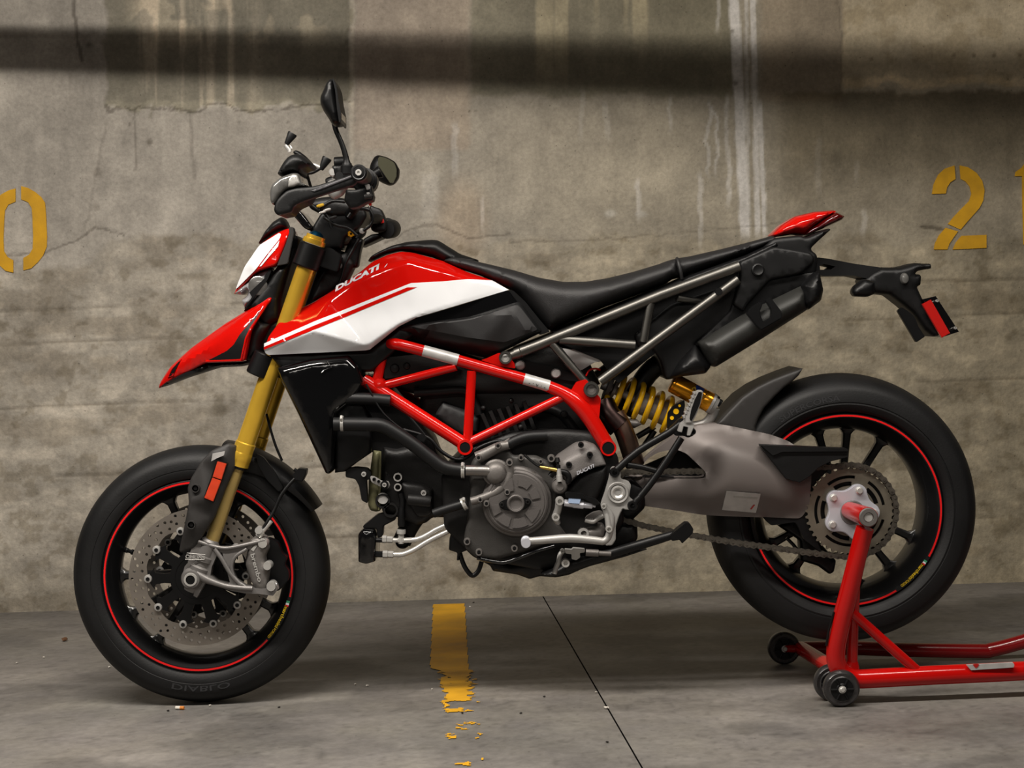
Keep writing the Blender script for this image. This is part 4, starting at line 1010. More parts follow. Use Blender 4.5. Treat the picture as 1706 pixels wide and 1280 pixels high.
body('plate_bracket', rnd(cS((200, 500), (300, 420), (380, 380), (450, 382), (560, 380), (640, 360), (720, 338), (800, 345), (872, 345), (876, 396), (800, 405), (740, 420), (715, 448), (765, 450), (778, 470), (772, 555), (735, 570), (790, 690), (850, 800), (985, 1040), (890, 1055), (800, 985), (760, 930), (720, 870), (690, 830), (600, 750), (470, 650), (330, 635), (220, 560)), 3), 0, .06, PLAS, BK, .035, .014, .008, ref=-.06)
body('rear_indicator', rnd(cK((1068, 495), (1080, 468), (1135, 425), (1190, 440), (1192, 505), (1150, 522), (1080, 518)), 4), -.10, .03, BLKM, BK, .01, .02, .008, ref=-.1)
o = lathe('indicator_lens', [(.004, -.012), (.009, -.010), (.0115, -.004), (.0115, .012)], Vector((0, 0, 0)), LENS, BK, seg=24)
o.location = at(1400+620/5.8167, 380+490/5.8167, -.063); o.scale = (.85, 1, 1.15)
plate('plate_light_wing', rnd(cS((553, 802), (600, 768), (690, 830), (725, 870), (760, 960), (822, 1052), (736, 1110)), 2), -.06, -.045, BLKM, BK, .001, ref=-.06)
# number-plate board: a thin board seen almost edge-on, carrying a red reflector on its side
def board():
    a = at(*cS((925, 660))[0], -.06); b = at(*cS((1150, 1005))[0], -.06); 
    c_ = at(*cS((800, 690))[0], -.075); d = at(*cS((985, 1060))[0], -.075)
    n = Vector((.004, 0, -.003))
    V = [a, b, b+Vector((0, .16, 0)), a+Vector((0, .16, 0)), c_+n*0, d, d+Vector((0, .17, 0)), c_+Vector((0, .17, 0))]
    return mk('number_plate_holder', V, [(0, 1, 2, 3), (4, 5, 6, 7), (0, 1, 5, 4), (3, 2, 6, 7), (1, 2, 6, 5), (0, 3, 7, 4)], GLOSSB, BK, 20)
nb = board()
def slab4(name, pts, Y, th, m, parent, bev=.001): return plate(name, pts, Y, Y+th, m, parent, bev)
slab4('red_reflector', cS((795, 740), (880, 695), (1065, 1020), (985, 1065)), -.088, .012, REDREF, nb)
for x, y in ((937, 707), (1112, 970)): bolt(1400+x/5.8167, 380+y/5.8167, -.07, 2.4, STEEL, nb, 'holder_screw', .004)
# ---- swingarm, chain drive
SWR = -.15
sw_f = poly_field([
    [(1046, 800, -.10), (1085, 762, -.105), (1126, 729, -.10), (1165, 712, -.09), (1195, 708, -.085), (1225, 713, -.085), (1290, 727, -.09), (1320, 738, -.10), (1336, 750, -.105), (1356, 785, -.12), (1350, 850, -.13), (1338, 867, -.118), (1280, 865, -.115), (1180, 862, -.11), (1120, 853, -.105), (1065, 846, -.10), (1046, 842, -.10), (1046, 800, -.10)],
    [(1195, 708, -.085), (1203, 735, -.15), (1206, 770, -.166), (1204, 792, -.170), (1190, 808, -.168), (1170, 814, -.160), (1100, 814, -.135), (1050, 812, -.118)],
    [(1203, 735, -.15), (1165, 730, -.125), (1120, 748, -.12), (1075, 782, -.118)],
    [(1203, 735, -.15), (1255, 760, -.162), (1310, 790, -.150), (1350, 800, -.14)],
    [(1204, 792, -.170), (1250, 815, -.166), (1340, 830, -.142)], [(1180, 790, -.138), (1150, 760, -.122), (1130, 755, -.118)], [(1180, 798, -.140), (1100, 800, -.122)]], SWR, .011)
SWO = rnd([(1046, 800), (1060, 788), (1085, 762), (1130, 726), (1165, 712), (1195, 708), (1225, 713), (1290, 727), (1320, 738), (1336, 750), (1356, 785), (1350, 850), (1338, 867), (1280, 865), (1180, 862), (1120, 853), (1065, 846), (1046, 842)], 6)
SWH = rnd(cL((868, 195), (930, 135), (1000, 92), (1080, 68), (1165, 62), (1235, 90), (1310, 160), (1390, 240), (1388, 290), (1340, 298), (868, 296)), 3)
_o = W(SWO, SWR); _h = W(SWH, SWR)
co, fa, loops = tri(_o, .012, [resample(_h, .012)])
d = edist(co, [loops[0]]); pr = np.sqrt(1-(1-np.clip(d/.02, 0, 1))**2); d2 = edist(co, [loops[1]]); pr2 = np.sqrt(1-(1-np.clip(d2/.03, 0, 1))**2)
nearv = sw_f(co[:, 0], co[:, 1])+.018*(1-pr)+.018*(1-pr2)
for _ in range(6):   # relax the facets into soft pressed-metal curves
    acc = np.zeros(len(co)); cn = np.zeros(len(co))
    for f in fa:
        for a in f:
            for b in f: acc[a] += nearv[b]; cn[a] += 1
    nearv = acc/cn
sw = solidify('swingarm', co, fa, nearv, np.full(len(co), -.045), BRONZ, BK, 40)
plate('swingarm_recess', [(1060, 800)]+cL((868, 180), (1160, 50), (1250, 85), (1410, 240), (1400, 310), (868, 310)), -.062, -.05, mat('recess_black', (10, 10, 10), .8), sw, 0, ref=-.06)
body('chain_slider', rnd(cL((690, 262), (900, 262), (1330, 292), (1330, 298), (870, 298), (700, 290)), 2), -.085, .02, BLKM, sw, .01, .008, .01, ref=-.1)
decal('swingarm_label', cM((133, 580), (284, 593), (272, 685), (120, 672)), sw_f, .0022, LABEL, sw, ref=SWR, s=.01)
decal('label_strip', cM((165, 605), (270, 612), (270, 620), (165, 612)), sw_f, .0028, LET, sw, ref=SWR, s=.01)
lettering('label_digit', '1', cM((243, 668))[0], cM((262, 670))[0], 9, sw_f, REDREF, sw, .2, 0, .003, ref=SWR)
body('swingarm_pivot', rnd([(1010, 795), (1050, 795), (1075, 812), (1075, 846), (1050, 870), (1020, 866)], 6), 0, .12, BLKM, BK, .10, .02, .012, ref=-.12)
cgd = plate('chain_guard', rnd(cM((285, 382), (300, 378), (420, 388), (672, 395), (676, 432), (600, 450), (545, 478), (500, 520), (460, 545), (400, 530), (345, 460)), 2), -.166, -.13, PLAS, BK, .003, ref=-.165)
plate('guard_flange', rnd(cM((285, 378), (672, 394), (674, 406), (380, 408), (340, 425)), 1.5), -.172, -.13, PLAS, cgd, .002, ref=-.168)
plate('axle_carrier', rnd(cM((400, 500), (490, 500), (560, 440), (600, 470), (520, 560), (500, 720), (560, 860), (480, 800), (440, 720), (330, 735), (300, 700)), 4), -.115, -.06, BLKM, BK, .003, ref=-.11)
body('rear_brake_bracket', rnd(cM((360, 735), (420, 700), (470, 720), (540, 800), (620, 890), (610, 940), (590, 952), (540, 915), (460, 890), (455, 800)), 3), -.03, .03, BLKM, BK, .01, .01, .01, ref=-.06)
tube('sensor_cable', T3(cM((400, 790), (430, 820), (450, 845)), -.06), .004, BLKM, BK, 8, 3)
hug = body('rear_hugger', rnd(cM((92, 285), (140, 232), (205, 165), (270, 120), (335, 88), (400, 62), (474, 36), (455, 68), (430, 92), (390, 122), (345, 165), (300, 215), (275, 262), (262, 300), (268, 325), (200, 320)), 2), 0, .10, GREYP, BK, .094, .008, .010, ref=-.1)
# rear sprocket
QC = at(1415.6, 851.5, -.122)
SPC = Vector((QC.x, -.122, QC.z))
out = []
for i in range(43):
    for k, r in ((0, .0955), (.22, .1015), (.38, .1015), (.6, .0955)):
        a = 2*math.pi*(i+k)/43; out.append((SPC.x+r*math.cos(a), SPC.z+r*math.sin(a)))
def slot(r0, r1, a0, a1, n=10):
    A = [math.radians(a0+(a1-a0)*i/n) for i in range(n+1)]
    return [(SPC.x+r0*math.cos(a), SPC.z+r0*math.sin(a)) for a in A]+[(SPC.x+r1*math.cos(a), SPC.z+r1*math.sin(a)) for a in reversed(A)]
hol = []
for i in range(5):
    b = 68+72*i
    hol += [slot(.074, .081, b+12, b+60), slot(.057, .067, b+17, b+55)]
hol.append([(SPC.x+.03*math.cos(a), SPC.z+.03*math.sin(a)) for a in np.linspace(0, 2*math.pi, 24, endpoint=False)])
co, fa, _ = tri(out, .05, hol, interior=False)
sp = solidify('rear_sprocket', co, fa, np.full(len(co), -.125), np.full(len(co), -.118), SPRK, BK, 25)
lathe('sprocket_backing', [(.03, .01), (.09, .01), (.09, .014), (.03, .014)], SPC, BLKM, sp, seg=60, closed=True)
o2 = []
for t in np.linspace(0, 2*math.pi, 160, endpoint=False):
    c5 = math.cos(5*(t-math.radians(68))); r = .0575+.0075*math.copysign(abs(c5)**.8, c5); o2.append((SPC.x+r*math.cos(t), SPC.z+r*math.sin(t)))
car = plate('sprocket_carrier', o2, -.140, -.124, SILV, sp, .002, px=False)
for i in range(5):
    a = math.radians(68+72*i); p = Vector((SPC.x+.0515*math.cos(a), -.140, SPC.z+.0515*math.sin(a)))
    lathe('carrier_nut', [(.0035, -.010), (.006, -.010), (.0065, -.004), (.0085, -.003), (.009, 0), (.009, .004)], p, STEEL, sp, seg=12, ang=20)
lathe('axle_collar', [(.02, -.006), (.026, -.006), (.028, 0), (.028, .004)], Vector((SPC.x+.003, -.141, SPC.z-.002)), ALUD, sp, seg=36)
# chain: rollers joined, every link plate its own piece
PITCH = .01588*.99
CHY = -.122
Rp = .1045
fs = at(1020, 832, CHY); Rf = .036
path = []
def addseg(p, q): 
    n = max(1, int((Vector(q)-Vector(p)).length/.004))
    for i in range(n): path.append(Vector(p).lerp(Vector(q), i/n))
low = [at(*q, CHY) for q in ((1045, 868), (1075, 877), (1130, 888), (1180, 897), (1230, 905), (1280, 912), (1340, 920))]
hi0 = at(1040, 787, CHY); hi1 = at(1180, 785, CHY)
a_end = math.radians(-97)
# rear arc from the top (110 deg) clockwise to the bottom
arc = [Vector((SPC.x+Rp*math.cos(a), CHY, SPC.z+Rp*math.sin(a))) for a in np.linspace(math.radians(104), math.radians(-100), 60)]
farc = [Vector((fs.x+Rf*math.cos(a), CHY, fs.z+Rf*math.sin(a))) for a in np.linspace(math.radians(268), math.radians(96), 24)]
pts_ = [farc[-1], hi0, hi1]+arc+list(reversed(low))+farc
for a, b in zip(pts_, pts_[1:]): addseg(a, b)
cum = [0]
for a, b in zip(path, path[1:]): cum.append(cum[-1]+(b-a).length)
L = cum[-1]; nl = int(L/PITCH); nl -= nl % 2; pit = L/nl
def along(s):
    s = min(max(s, 0), L-1e-6); i = int(np.searchsorted(cum, s, 'right'))-1; i = min(i, len(path)-2)
    return path[i].lerp(path[i+1], (s-cum[i])/max(cum[i+1]-cum[i], 1e-9))
V = []; FF = []
pins = [along(i*pit) for i in range(nl)]
for p in pins:
    v, f = lathemesh([(.001, -.0115), (.0024, -.0115), (.0026, -.0105), (.0026, -.007), (.0052, -.006), (.0052, .006), (.0026, .007), (.0026, .0115)], p, seg=8); b = len(V); V += v; FF += [tuple(i+b for i in q) for q in f]
chain = mk('drive_chain', V, FF, CHAIN, BK, 30)
def linkmesh(yo):
    o = []
    for k in range(9):
        a = math.pi/2+math.pi*k/8; o.append((-pit/2+.0068*math.cos(a), .0068*math.sin(a)))
    o.append((0, -.0048))
    for k in range(9):
        a = -math.pi/2+math.pi*k/8; o.append((pit/2+.0068*math.cos(a), .0068*math.sin(a)))
    o.append((0, .0048)); n = len(o); V = []; FF = []
    for s in (-1, 1):
        for y in (yo, yo+.0018): V += [(x, s*y, z) for x, z in o]
    for s in (0, 1):
        b = s*2*n; FF += [tuple(b+i for i in range(n)), tuple(b+n+i for i in range(n))]+[(b+i, b+(i+1) % n, b+n+(i+1) % n, b+n+i) for i in range(n)]
    return V, FF
la = mk('chain_link', *linkmesh(.0085), CHAIN, chain); lb = mk('chain_link', *linkmesh(.0062), CHAIN, chain)
for i in range(nl):
    p, q = pins[i], pins[(i+1) % nl]; mid = (p+q)/2; ang = math.atan2(q.z-p.z, q.x-p.x)
    src = la if i % 2 else lb
    o = src if i < 2 else copyobj(src, chain, None)
    o.location = mid; o.rotation_euler = (0, -ang, 0)
# ---- rear shock
sa, sb = at(1003, 640, -.02), at(1142, 706, -.02)
sh = rod('shock_body', sa.lerp(sb, .0), sb, [(0, .012), (.12, .012), (.13, .022), (.16, .022), (.17, .010), (.38, .010), (.40, .029), (.44, .029), (.45, .027), (.88, .027), (.9, .026), (.95, .026), (.96, .016), (1, .016)], ALU, BK, 36)
dv, u_, v_ = frame(sb-sa); Ls = (sb-sa).length; hel = []
for i in range(7*22+1):
    t = i/(7*22); a = 2*math.pi*7*t+2.1
    hel.append(sa+dv*Ls*(.10+.80*t)+(u_*math.cos(a)+v_*math.sin(a))*.0405)
tube('shock_spring', hel, .0066, YEL, sh, 12)
rod('spring_seat', sa.lerp(sb, .05), sa.lerp(sb, .10), [(0, .024), (.2, .034), (1, .034)], ALUD, sh, 32)
pr_ = plate('preload_plate', rnd(cJ((885, 790), (880, 700), (890, 625), (940, 560), (1050, 505), (1055, 560), (1035, 650), (960, 720)), 2), -.075, -.06, BLKM, sh, .002, ref=-.075)
for x, y, r in ((968, 615, 4.6), (927, 678, 3.2), (1002, 560, 2.2)):
    lathe('plate_hole', [(sc(r), -.0005), (sc(r), .002)], at(960+x/5.818, 580+y/5.818, -.0755), YEL, pr_, seg=20)
ra, rb = at(1119, 637, -.055), at(1183, 671, -.055)
rs = rod('shock_reservoir', ra, rb, [(0, .019), (.02, .0225), (.06, .0235), (.07, .0225), (.09, .0235), (.8, .0235), (.81, .0225), (.83, .0235), (1, .0235)], GOLD3, BK, 40)
rod('reservoir_cap', rb, rb+(rb-ra).normalized()*.016, [(0, .0245), (.4, .0245), (.5, .022), (1, .02)], ALU, rs, 32)
tube('reservoir_mount', [at(1190, 680, -.055), at(1185, 695, -.05), at(1172, 706, -.045), at(1150, 712, -.04)], [.013, .012, .010, .012], ALU, rs, 16, 4)
rod('adjuster_knob', at(1189, 664, -.058), at(1201, 673, -.058), [(0, .008), (.1, .0115), (.5, .0115), (.55, .009), (1, .009)], BLKM, rs, 20)
dvr, ur, vr = frame(rb-ra); V = []; FF = []
camd = Vector((0, -1, .1)); camd = (camd-dvr*camd.dot(dvr)).normalized(); cs_ = dvr.cross(camd)
for P in (ra.lerp(rb, .52), ra.lerp(rb, .73)):
    for k in range(9):
        t = math.radians(-62+90*k/8); V.append(P+(camd*math.cos(t)+cs_*math.sin(t))*.0239)
FF = [(k, k+1, 10+k, 9+k) for k in range(8)]
mk('reservoir_label', V, FF, BLUE, rs, recalc=False)
lettering('label_letter', 'Ö', (1151, 650), (1158, 654), 8, -.0795, YLAB, rs, 0, .02, ref=-.079)
body('linkage_rocker', rnd(cJ((270, 610), (420, 640), (480, 690), (600, 700), (640, 740), (560, 780), (440, 740), (300, 680)), 3), -.03, .03, ALUD, BK, .02, .01, .008, ref=-.05)
for pth, r in ((cJ((590, 860), (760, 760)), 5), (cJ((640, 980), (760, 800)), 5)): tube('tie_rod', T3(pth, -.01), sc(r), BLKM, BK, 12)
# ---- footrests, gear lever, side stand
FYR = -.20
fpb = plate('footrest_plate', rnd(cL((585, 215), (600, 190), (640, 190), (675, 240), (672, 290), (740, 310), (760, 345), (742, 440), (800, 490), (812, 520), (790, 550), (715, 552), (690, 540), (660, 600), (632, 690), (632, 800), (600, 850), (545, 850), (555, 740), (548, 700), (560, 600), (510, 540), (505, 500), (540, 400), (572, 290)), 3), FYR, FYR+.012, ALU, BK, .002, ref=FYR)
q = at(1029.5, 821, FYR)
lathe('pivot_ring', [(.0185, -.004), (.0225, -.005), (.024, -.003), (.024, .006), (.0185, .006)], q, ALU, fpb, seg=36, closed=True)
lathe('pivot_cap', [(.0165, .004), (.0165, -.001), (.0155, -.0035), (.012, -.004), (.006, .0015), (0, .003)], q, STEEL, fpb, seg=36)
for x, y in ((622, 238), (770, 515)): bolt(900+x/5.0176, 740+y/5.0176, FYR-.002, 8.5, BLKM, fpb, 'plate_bolt', .007)
lv = tube('gear_lever', [at(*p, -.235) for p in ((872, 902), (900, 900.5), (950, 897), (995, 901), (1005, 902), (1012, 897), (1016, 886), (1019, 872), (1018, 860), (1010, 848), (1006, 842))], [.0075, .0085, .0095, .0085, .008, .0078, .0078, .008, .0075, .0068, .0075], ALU, BK, 14, 3)
for v in lv.data.vertices: pass
lathe('lever_toe_peg', [(.010, -.04), (.0108, -.038), (.0108, -.034), (.009, -.033), (.009, -.005), (.0108, -.004), (.0108, .01), (.008, .012)], at(876, 901.5, -.235), SILV, lv, seg=24)
for x, y, r in ((530, 520, 4.6), (575, 712, 6)): bolt(900+x/5.0176, 740+y/5.0176, -.243, r, STEEL, lv, 'lever_bolt', .006)
tube('shift_link', [at(1006, 843, -.235), at(1012, 862, -.238), at(1015, 882, -.24)], [.0055, .0065, .0075], ALU, lv, 12, 3)
rl = rod('shift_rod', at(940, 838, -.225), at(992, 843, -.225), [(0, .0075), (.28, .0085), (.3, .0095), (.62, .0095), (.63, .0075), (.9, .0075), (.92, .004), (1, .004)], SILV, BK, 8, 25)
plate('quickshift_sensor', rnd(cH((920, 560), (940, 550), (1060, 565), (1075, 580), (1160, 605), (1190, 640), (1150, 650), (1060, 600), (925, 592)), 2), -.238, -.215, BLKM, rl, .002, ref=-.235)
plate('sensor_band', cH((948, 592), (1042, 598), (1030, 640), (945, 632)), -.2365, -.234, BLUE if 0 else mat('pale_blue_band', (150, 170, 200), .4), rl, .0005, ref=-.236)
tube('shift_arm', [at(932, 835, -.225), at(930, 848, -.22), at(926, 862, -.21), at(930, 872, -.20)], [.009, .008, .0085, .006], ALU, BK, 14, 4)
bolt(932.5, 835, -.233, 7.5, STEEL, rl, 'rod_joint', .008); bolt(926, 862, -.22, 7, STEEL, rl, 'arm_clamp', .007)
# folded rider peg behind the lever
pg = body('rider_footrest', rnd(cL((372, 640), (385, 610), (440, 575), (500, 560), (535, 575), (545, 600), (480, 645), (470, 690), (420, 700), (350, 720), (330, 745), (345, 770), (400, 800), (530, 780), (545, 700), (520, 660)), 3), -.185, .022, ALUD, BK, .01, .01, .008, ref=-.2)
tube('peg_spring', T3(cL((375, 635), (440, 650), (480, 625), (530, 600)), -.212), .005, ALU, pg, 10, 4)
for i in range(5):
    x = 380+14*i; plate('peg_tooth', cL((x-4, 628), (x+5, 628), (x+3, 645), (x-2, 645)), -.216, -.20, STEEL, pg, 0, ref=-.215)
bolt(900+362/5.0176, 740+745/5.0176, -.20, 10, ALU, pg, 'peg_pivot', .01)
# passenger footrest hanger
PH = -.20
pf = tube('passenger_hanger', T3(cJ((375, 1195), (600, 1000), (900, 820), (1010, 735)), PH), sc(6.2, PH), BLKM, BK, 14, 3)
tube('hanger_tube', T3(cJ((1020, 870), (900, 1060), (740, 1290), (620, 1440)), PH), sc(6, PH), BLKM, pf, 14, 3)
tube('hanger_tube', T3(cJ((500, 1130), (640, 1155), (770, 1190)), PH), sc(4.6, PH), BLKM, pf, 12)
tube('hanger_eye', T3(cL((780, 520), (805, 470), (850, 430)), PH), sc(5.5, PH), BLKM, pf, 12)
plate('hanger_bracket', rnd(cJ((900, 790), (1010, 680), (1100, 720), (1150, 790), (1135, 850), (1080, 870), (1040, 850), (960, 850)), 3), PH-.006, PH+.03, BLKM, pf, .002, ref=PH)
fk = plate('footrest_fork', rnd(cJ((985, 810), (1010, 735), (1060, 700), (1130, 700), (1145, 760), (1105, 850), (1075, 850), (1085, 770), (1040, 760), (1025, 820)), 1.5), PH-.03, PH+.005, ALU, pf, .001, ref=PH-.03)
pp_ = plate('passenger_footrest', rnd(cJ((1045, 690), (1060, 640), (1075, 600), (1100, 560), (1120, 500), (1150, 440), (1185, 410), (1225, 412), (1230, 450), (1200, 560), (1160, 660), (1120, 730), (1060, 730)), 2), PH-.034, PH-.005, ALU, pf, .002, ref=PH-.034)
plate('footrest_rubber', rnd(cJ((1100, 690), (1115, 600), (1150, 500), (1190, 425), (1222, 430), (1200, 540), (1150, 650), (1115, 710)), 1.5), PH-.038, PH-.03, BLKM, pp_, .001, ref=PH-.038)
for k in range(7):
    t = k/6; x, y = 1048+(1150-1048)*t, 670+(440-670)*t
    plate('footrest_tooth', cJ((x-14, y-10), (x+6, y-16), (x+8, y+12), (x-8, y+10)), PH-.036, PH-.008, ALU, pp_, .0005, ref=PH-.036)
bolt(960+1125/5.818, 580+810/5.818, PH-.01, 6, BLKM, pf, 'fork_pin', .012)
# side stand (folded up)
ss_ = rod('side_stand', at(942, 945, -.18), at(1126, 890, -.20), [(0, .010), (.1, .0125), (.85, .0105), (1, .009)], BLKM, BK, 20)
plate('side_stand_foot', rnd(cL((1080, 770), (1150, 710), (1215, 660), (1250, 662), (1280, 710), (1275, 740), (1240, 780), (1185, 832), (1165, 800), (1100, 810)), 2), -.225, -.185, BLKM, ss_, .003, ref=-.22)
body('stand_gusset', rnd(cL((0, 1090), (120, 1040), (250, 960), (520, 900), (640, 920), (820, 870), (900, 880), (700, 945), (420, 1020), (240, 1085), (100, 1110)), 3), -.15, .03, BLKM, BK, .015, .012, .010, ref=-.18)
pk = tube('stand_bracket', T3(cL((120, 1085), (130, 1040), (155, 980), (165, 930), (190, 895)), -.20), .0055, ALU, BK, 12, 4)
for x, y, r in ((212, 995, 7.5), (186, 895, 3.6)): bolt(900+x/5.0176, 740+y/5.0176, -.21, r, STEEL, pk, 'stand_bolt', .008)
plate('side_stand_switch', rnd(cL((205, 880), (265, 885), (275, 870), (375, 878), (370, 905), (330, 910), (335, 945), (300, 970), (262, 960), (262, 920), (210, 912)), 1.5), -.215, -.19, STEEL, pk, .001, ref=-.21)
rod('stand_spring', at(976, 921, -.20), at(1018, 923, -.20), [(0, .008), (.5, .008), (.52, .0055), (1, .0055)], ALUD, pk, 14)
# ---- radiator, hoses
rad = body('radiator_shroud', rnd([(462, 612), (520, 598), (582, 592), (600, 610), (608, 640), (590, 668), (562, 690), (556, 785), (549, 790), (543, 789), (497, 690), (468, 632)], 4), 0, .165, GLOSSB, BK, .14, .02, .014, ref=-.16)
body('radiator', [(560, 650), (600, 660), (620, 700), (618, 755), (596, 770), (575, 786), (558, 788)], 0, .14, BLKM, BK, .13, .01, .02, ref=-.12)
tube('shroud_seam', T3([(545, 603), (552, 612), (540, 617), (535, 622)], -.168), .0012, GLOSSB, rad, 6)
HY = -.175
body('inner_cowling', rnd([(570, 640), (640, 640), (720, 735), (745, 800), (626, 800), (622, 752), (600, 766)], 4), 0, .10, BLKM, BK, .095, .01, .02)
h = tube('coolant_hose', [at(*p, HY) for p in ((556, 707), (580, 707), (610, 707.5), (636, 709), (660, 722), (690, 742), (718, 764), (738, 778), (760, 783), (776, 784))], sc(11.5, HY), HOSE, BK, 22, 3)
def clamp(x, y, dx, dy, r, Y=HY):
    a, b = at(x-dx, y-dy, Y), at(x+dx, y+dy, Y)
    c = rod('hose_clamp', a, b, [(0, r*.97), (.05, r*1.06), (.4, r*1.06), (.45, r*1.02), (.55, r*1.02), (.6, r*1.06), (.95, r*1.06), (1, r*.97)], STEEL, h, 24)
    rod('clamp_screw', (a+b)/2+Vector((0, -r*.55, r*1.0)), (a+b)/2+Vector((0, -r*1.2, r*.6)), [(0, .0035), (1, .0035)], STEEL, c, 10)
clamp(570, 706, 2.6, 0, .0165); clamp(771, 784, 3, 0, .0165); clamp(773, 840, 3, -1.5, .0135, -.18)
h2 = tube('coolant_hose', [at(*p, -.15) for p in ((556, 663), (580, 664), (620, 665), (650, 668))], sc(10, -.15), HOSE, BK, 20, 3)
rod('hose_clamp', at(562, 662, -.15), at(567, 662, -.15), [(0, .0145), (1, .0145)], BLKM, h2, 24)
h3 = tube('coolant_hose', [at(*p, -.18) for p in ((722, 856), (745, 848), (765, 842), (778, 838))], sc(7.5, -.18), HOSE, BK, 18, 3)
h4 = tube('coolant_hose', [at(*p, -.17) for p in ((846, 742), (858, 735), (880, 728), (912, 726))], sc(9, -.17), HOSE, BK, 18, 3)
rod('hose_clamp', at(845, 742, -.17), at(853, 737, -.17), [(0, .0115), (1, .0115)], STEEL, h4, 20)
wl = tube('wiring_loom', [at(*p, -.155) for p in ((672, 716), (700, 724), (718, 733), (735, 752), (758, 765), (775, 763), (800, 745), (830, 735), (846, 742))], .0042, BLKM, BK, 10, 5)
plate('loom_clip', rnd(cG((560, 30), (610, 10), (650, 45), (625, 90), (575, 75)), 2), -.165, -.145, BLKM, wl, .002, ref=-.16)
tube('loom_wire', [at(*p, -.16) for p in ((610, 640), (640, 690), (690, 730), (740, 770))], .0022, BLKM, wl, 8, 4)
# ---- engine
eng = body('engine_block', rnd([(735, 790), (780, 745), (850, 720), (930, 715), (1000, 720), (1030, 760), (1040, 870), (1000, 930), (900, 950), (790, 930), (740, 880)], 8), 0, .155, ENGD, BK, .14, .02, .018, ref=-.155)
body('cylinder_block', rnd([(700, 640), (760, 600), (900, 600), (985, 655), (1000, 700), (960, 735), (860, 740), (800, 760), (760, 720), (700, 690)], 6), 0, .085, ENGD, eng, .07, .02, .018, ref=-.1)
body('valve_cover', rnd(cF((1050, 575), (1270, 660), (1390, 720), (1370, 860), (1240, 900), (1090, 800), (985, 700)), 4), -.05, .06, GREYP if 0 else mat('dark_cover', (30, 30, 31), .55), eng, .04, .015, .010, ref=-.11)
tube('intake_hose', T3([(690, 655), (735, 652), (760, 650), (782, 655), (800, 690)], -.10), sc(8, -.1), HOSE, eng, 16, 4)
tube('intake_hose', T3([(860, 690), (900, 680), (935, 690), (960, 720)], -.09), sc(8, -.1), HOSE, eng, 16, 4)
for x, y, r in ((678, 610, 6), (658, 614, 8), (805, 680, 4), (868, 712, 5), (940, 690, 6), (852, 668, 4)):
    lathe('engine_plug', [(sc(r)*.3, -.012), (sc(r)*.8, -.010), (sc(r), -.004), (sc(r), .01)], at(x, y, -.11), ENGD, eng, seg=20)
plate('airbox_panel', rnd([(640, 596), (700, 590), (770, 612), (640, 632)], 4), -.115, -.10, ENGD, eng, .003, ref=-.11)
for k in range(6):
    plate('cylinder_fin', [(800+14*k, 690-4*k), (806+14*k, 688-4*k), (830+14*k, 742-2*k), (824+14*k, 744-2*k)], -.12, -.06, ENGD, eng, .001, ref=-.11)
body('cylinder_block', rnd(cG((285, 110), (400, 130), (560, 90), (760, 250), (900, 420), (820, 700), (690, 700), (640, 745), (560, 765), (430, 705), (390, 695), (350, 680), (285, 668), (262, 560)), 5), 0, .115, ENGD, eng, .09, .02, .014, ref=-.115)
fcv = body('cylinder_head_cover', rnd(cG((430, 405), (620, 425), (700, 470), (700, 660), (640, 700), (560, 690), (470, 560)), 5), -.08, .055, ALUD if 0 else ENGD, eng, .04, .012, .008, ref=-.13)
rod('head_cylinder', at(678, 832, -.14), at(718, 836, -.14), [(0, .008), (.05, .012), (.9, .013), (1, .011)], ENGD, fcv, 20)
bolt(580+620/4.9214, 720+500/4.9214, -.136, 5, ALU, fcv)
for x, y in ((285, 565), (350, 640)):
    lathe('cover_ring', [(sc(9), -.006), (sc(12), -.006), (sc(12.5), .004), (sc(9), .004)], at(580+x/4.9214, 720+y/4.9214, -.118), ENGD, fcv, seg=24, closed=True)
lathe('cover_disc', [(.0, -.004), (.012, -.004), (.0135, .0)], at(580+285/4.9214, 720+545/4.9214, -.118), LABEL, fcv, seg=24)
for y, r in ((370, 7), (452, 6.2)):
    lathe('oval_ring', [(sc(r)*.68, -.006), (sc(r), -.006), (sc(r), .006), (sc(r)*.68, .006)], at(580+408/4.9214, 720+y/4.9214, -.124), ALU, fcv, seg=28, closed=True)
pc = body('oil_cooler_core', rnd(cG((205, 140), (275, 148), (268, 645), (232, 655), (182, 642), (163, 600), (168, 400)), 3), -.02, .09, COOL, BK, .07, .012, .010, ref=-.1)
tube('cooler_edge', T3(cG((262, 160), (255, 640)), -.112), .003, COOL, pc, 8)
plate('cooler_bracket', rnd(cG((-20, 300), (60, 288), (155, 296), (190, 330), (185, 385), (150, 395), (160, 560), (160, 585), (112, 560), (90, 440), (60, 385), (-20, 370)), 3), -.13, -.10, BLKM, BK, .003, ref=-.125)
lk = plate('cooler_link', rnd(cG((180, 360), (215, 362), (285, 405), (330, 400), (345, 430), (330, 462), (280, 455), (190, 410)), 4), -.135, -.125, ALU, BK, .001, ref=-.13)
for x, y, r, m_ in ((128, 347, 4.3, ALU), (298, 434, 7, BLKM), (298, 434, 4, ALU), (213, 388, 3, BLKM), (250, 405, 2.6, BLKM)):
    bolt(580+x/4.9214, 720+y/4.9214, -.137-(.003 if m_ is ALU else 0), r, m_, lk, 'bracket_bolt', .005)
plate('cooler_arm', rnd(cG((118, 775), (230, 685), (285, 670), (395, 685), (388, 722), (290, 772), (282, 860), (240, 870), (232, 795), (130, 795)), 3), -.12, -.08, BLKM, BK, .003, ref=-.12)
oc = body('oil_cooler_tank', rnd(cG((82, 835), (120, 790), (215, 795), (232, 850), (226, 1060), (150, 1082), (84, 1066)), 3), -.06, .075, GLOSSB, BK, .06, .012, .008, ref=-.13)
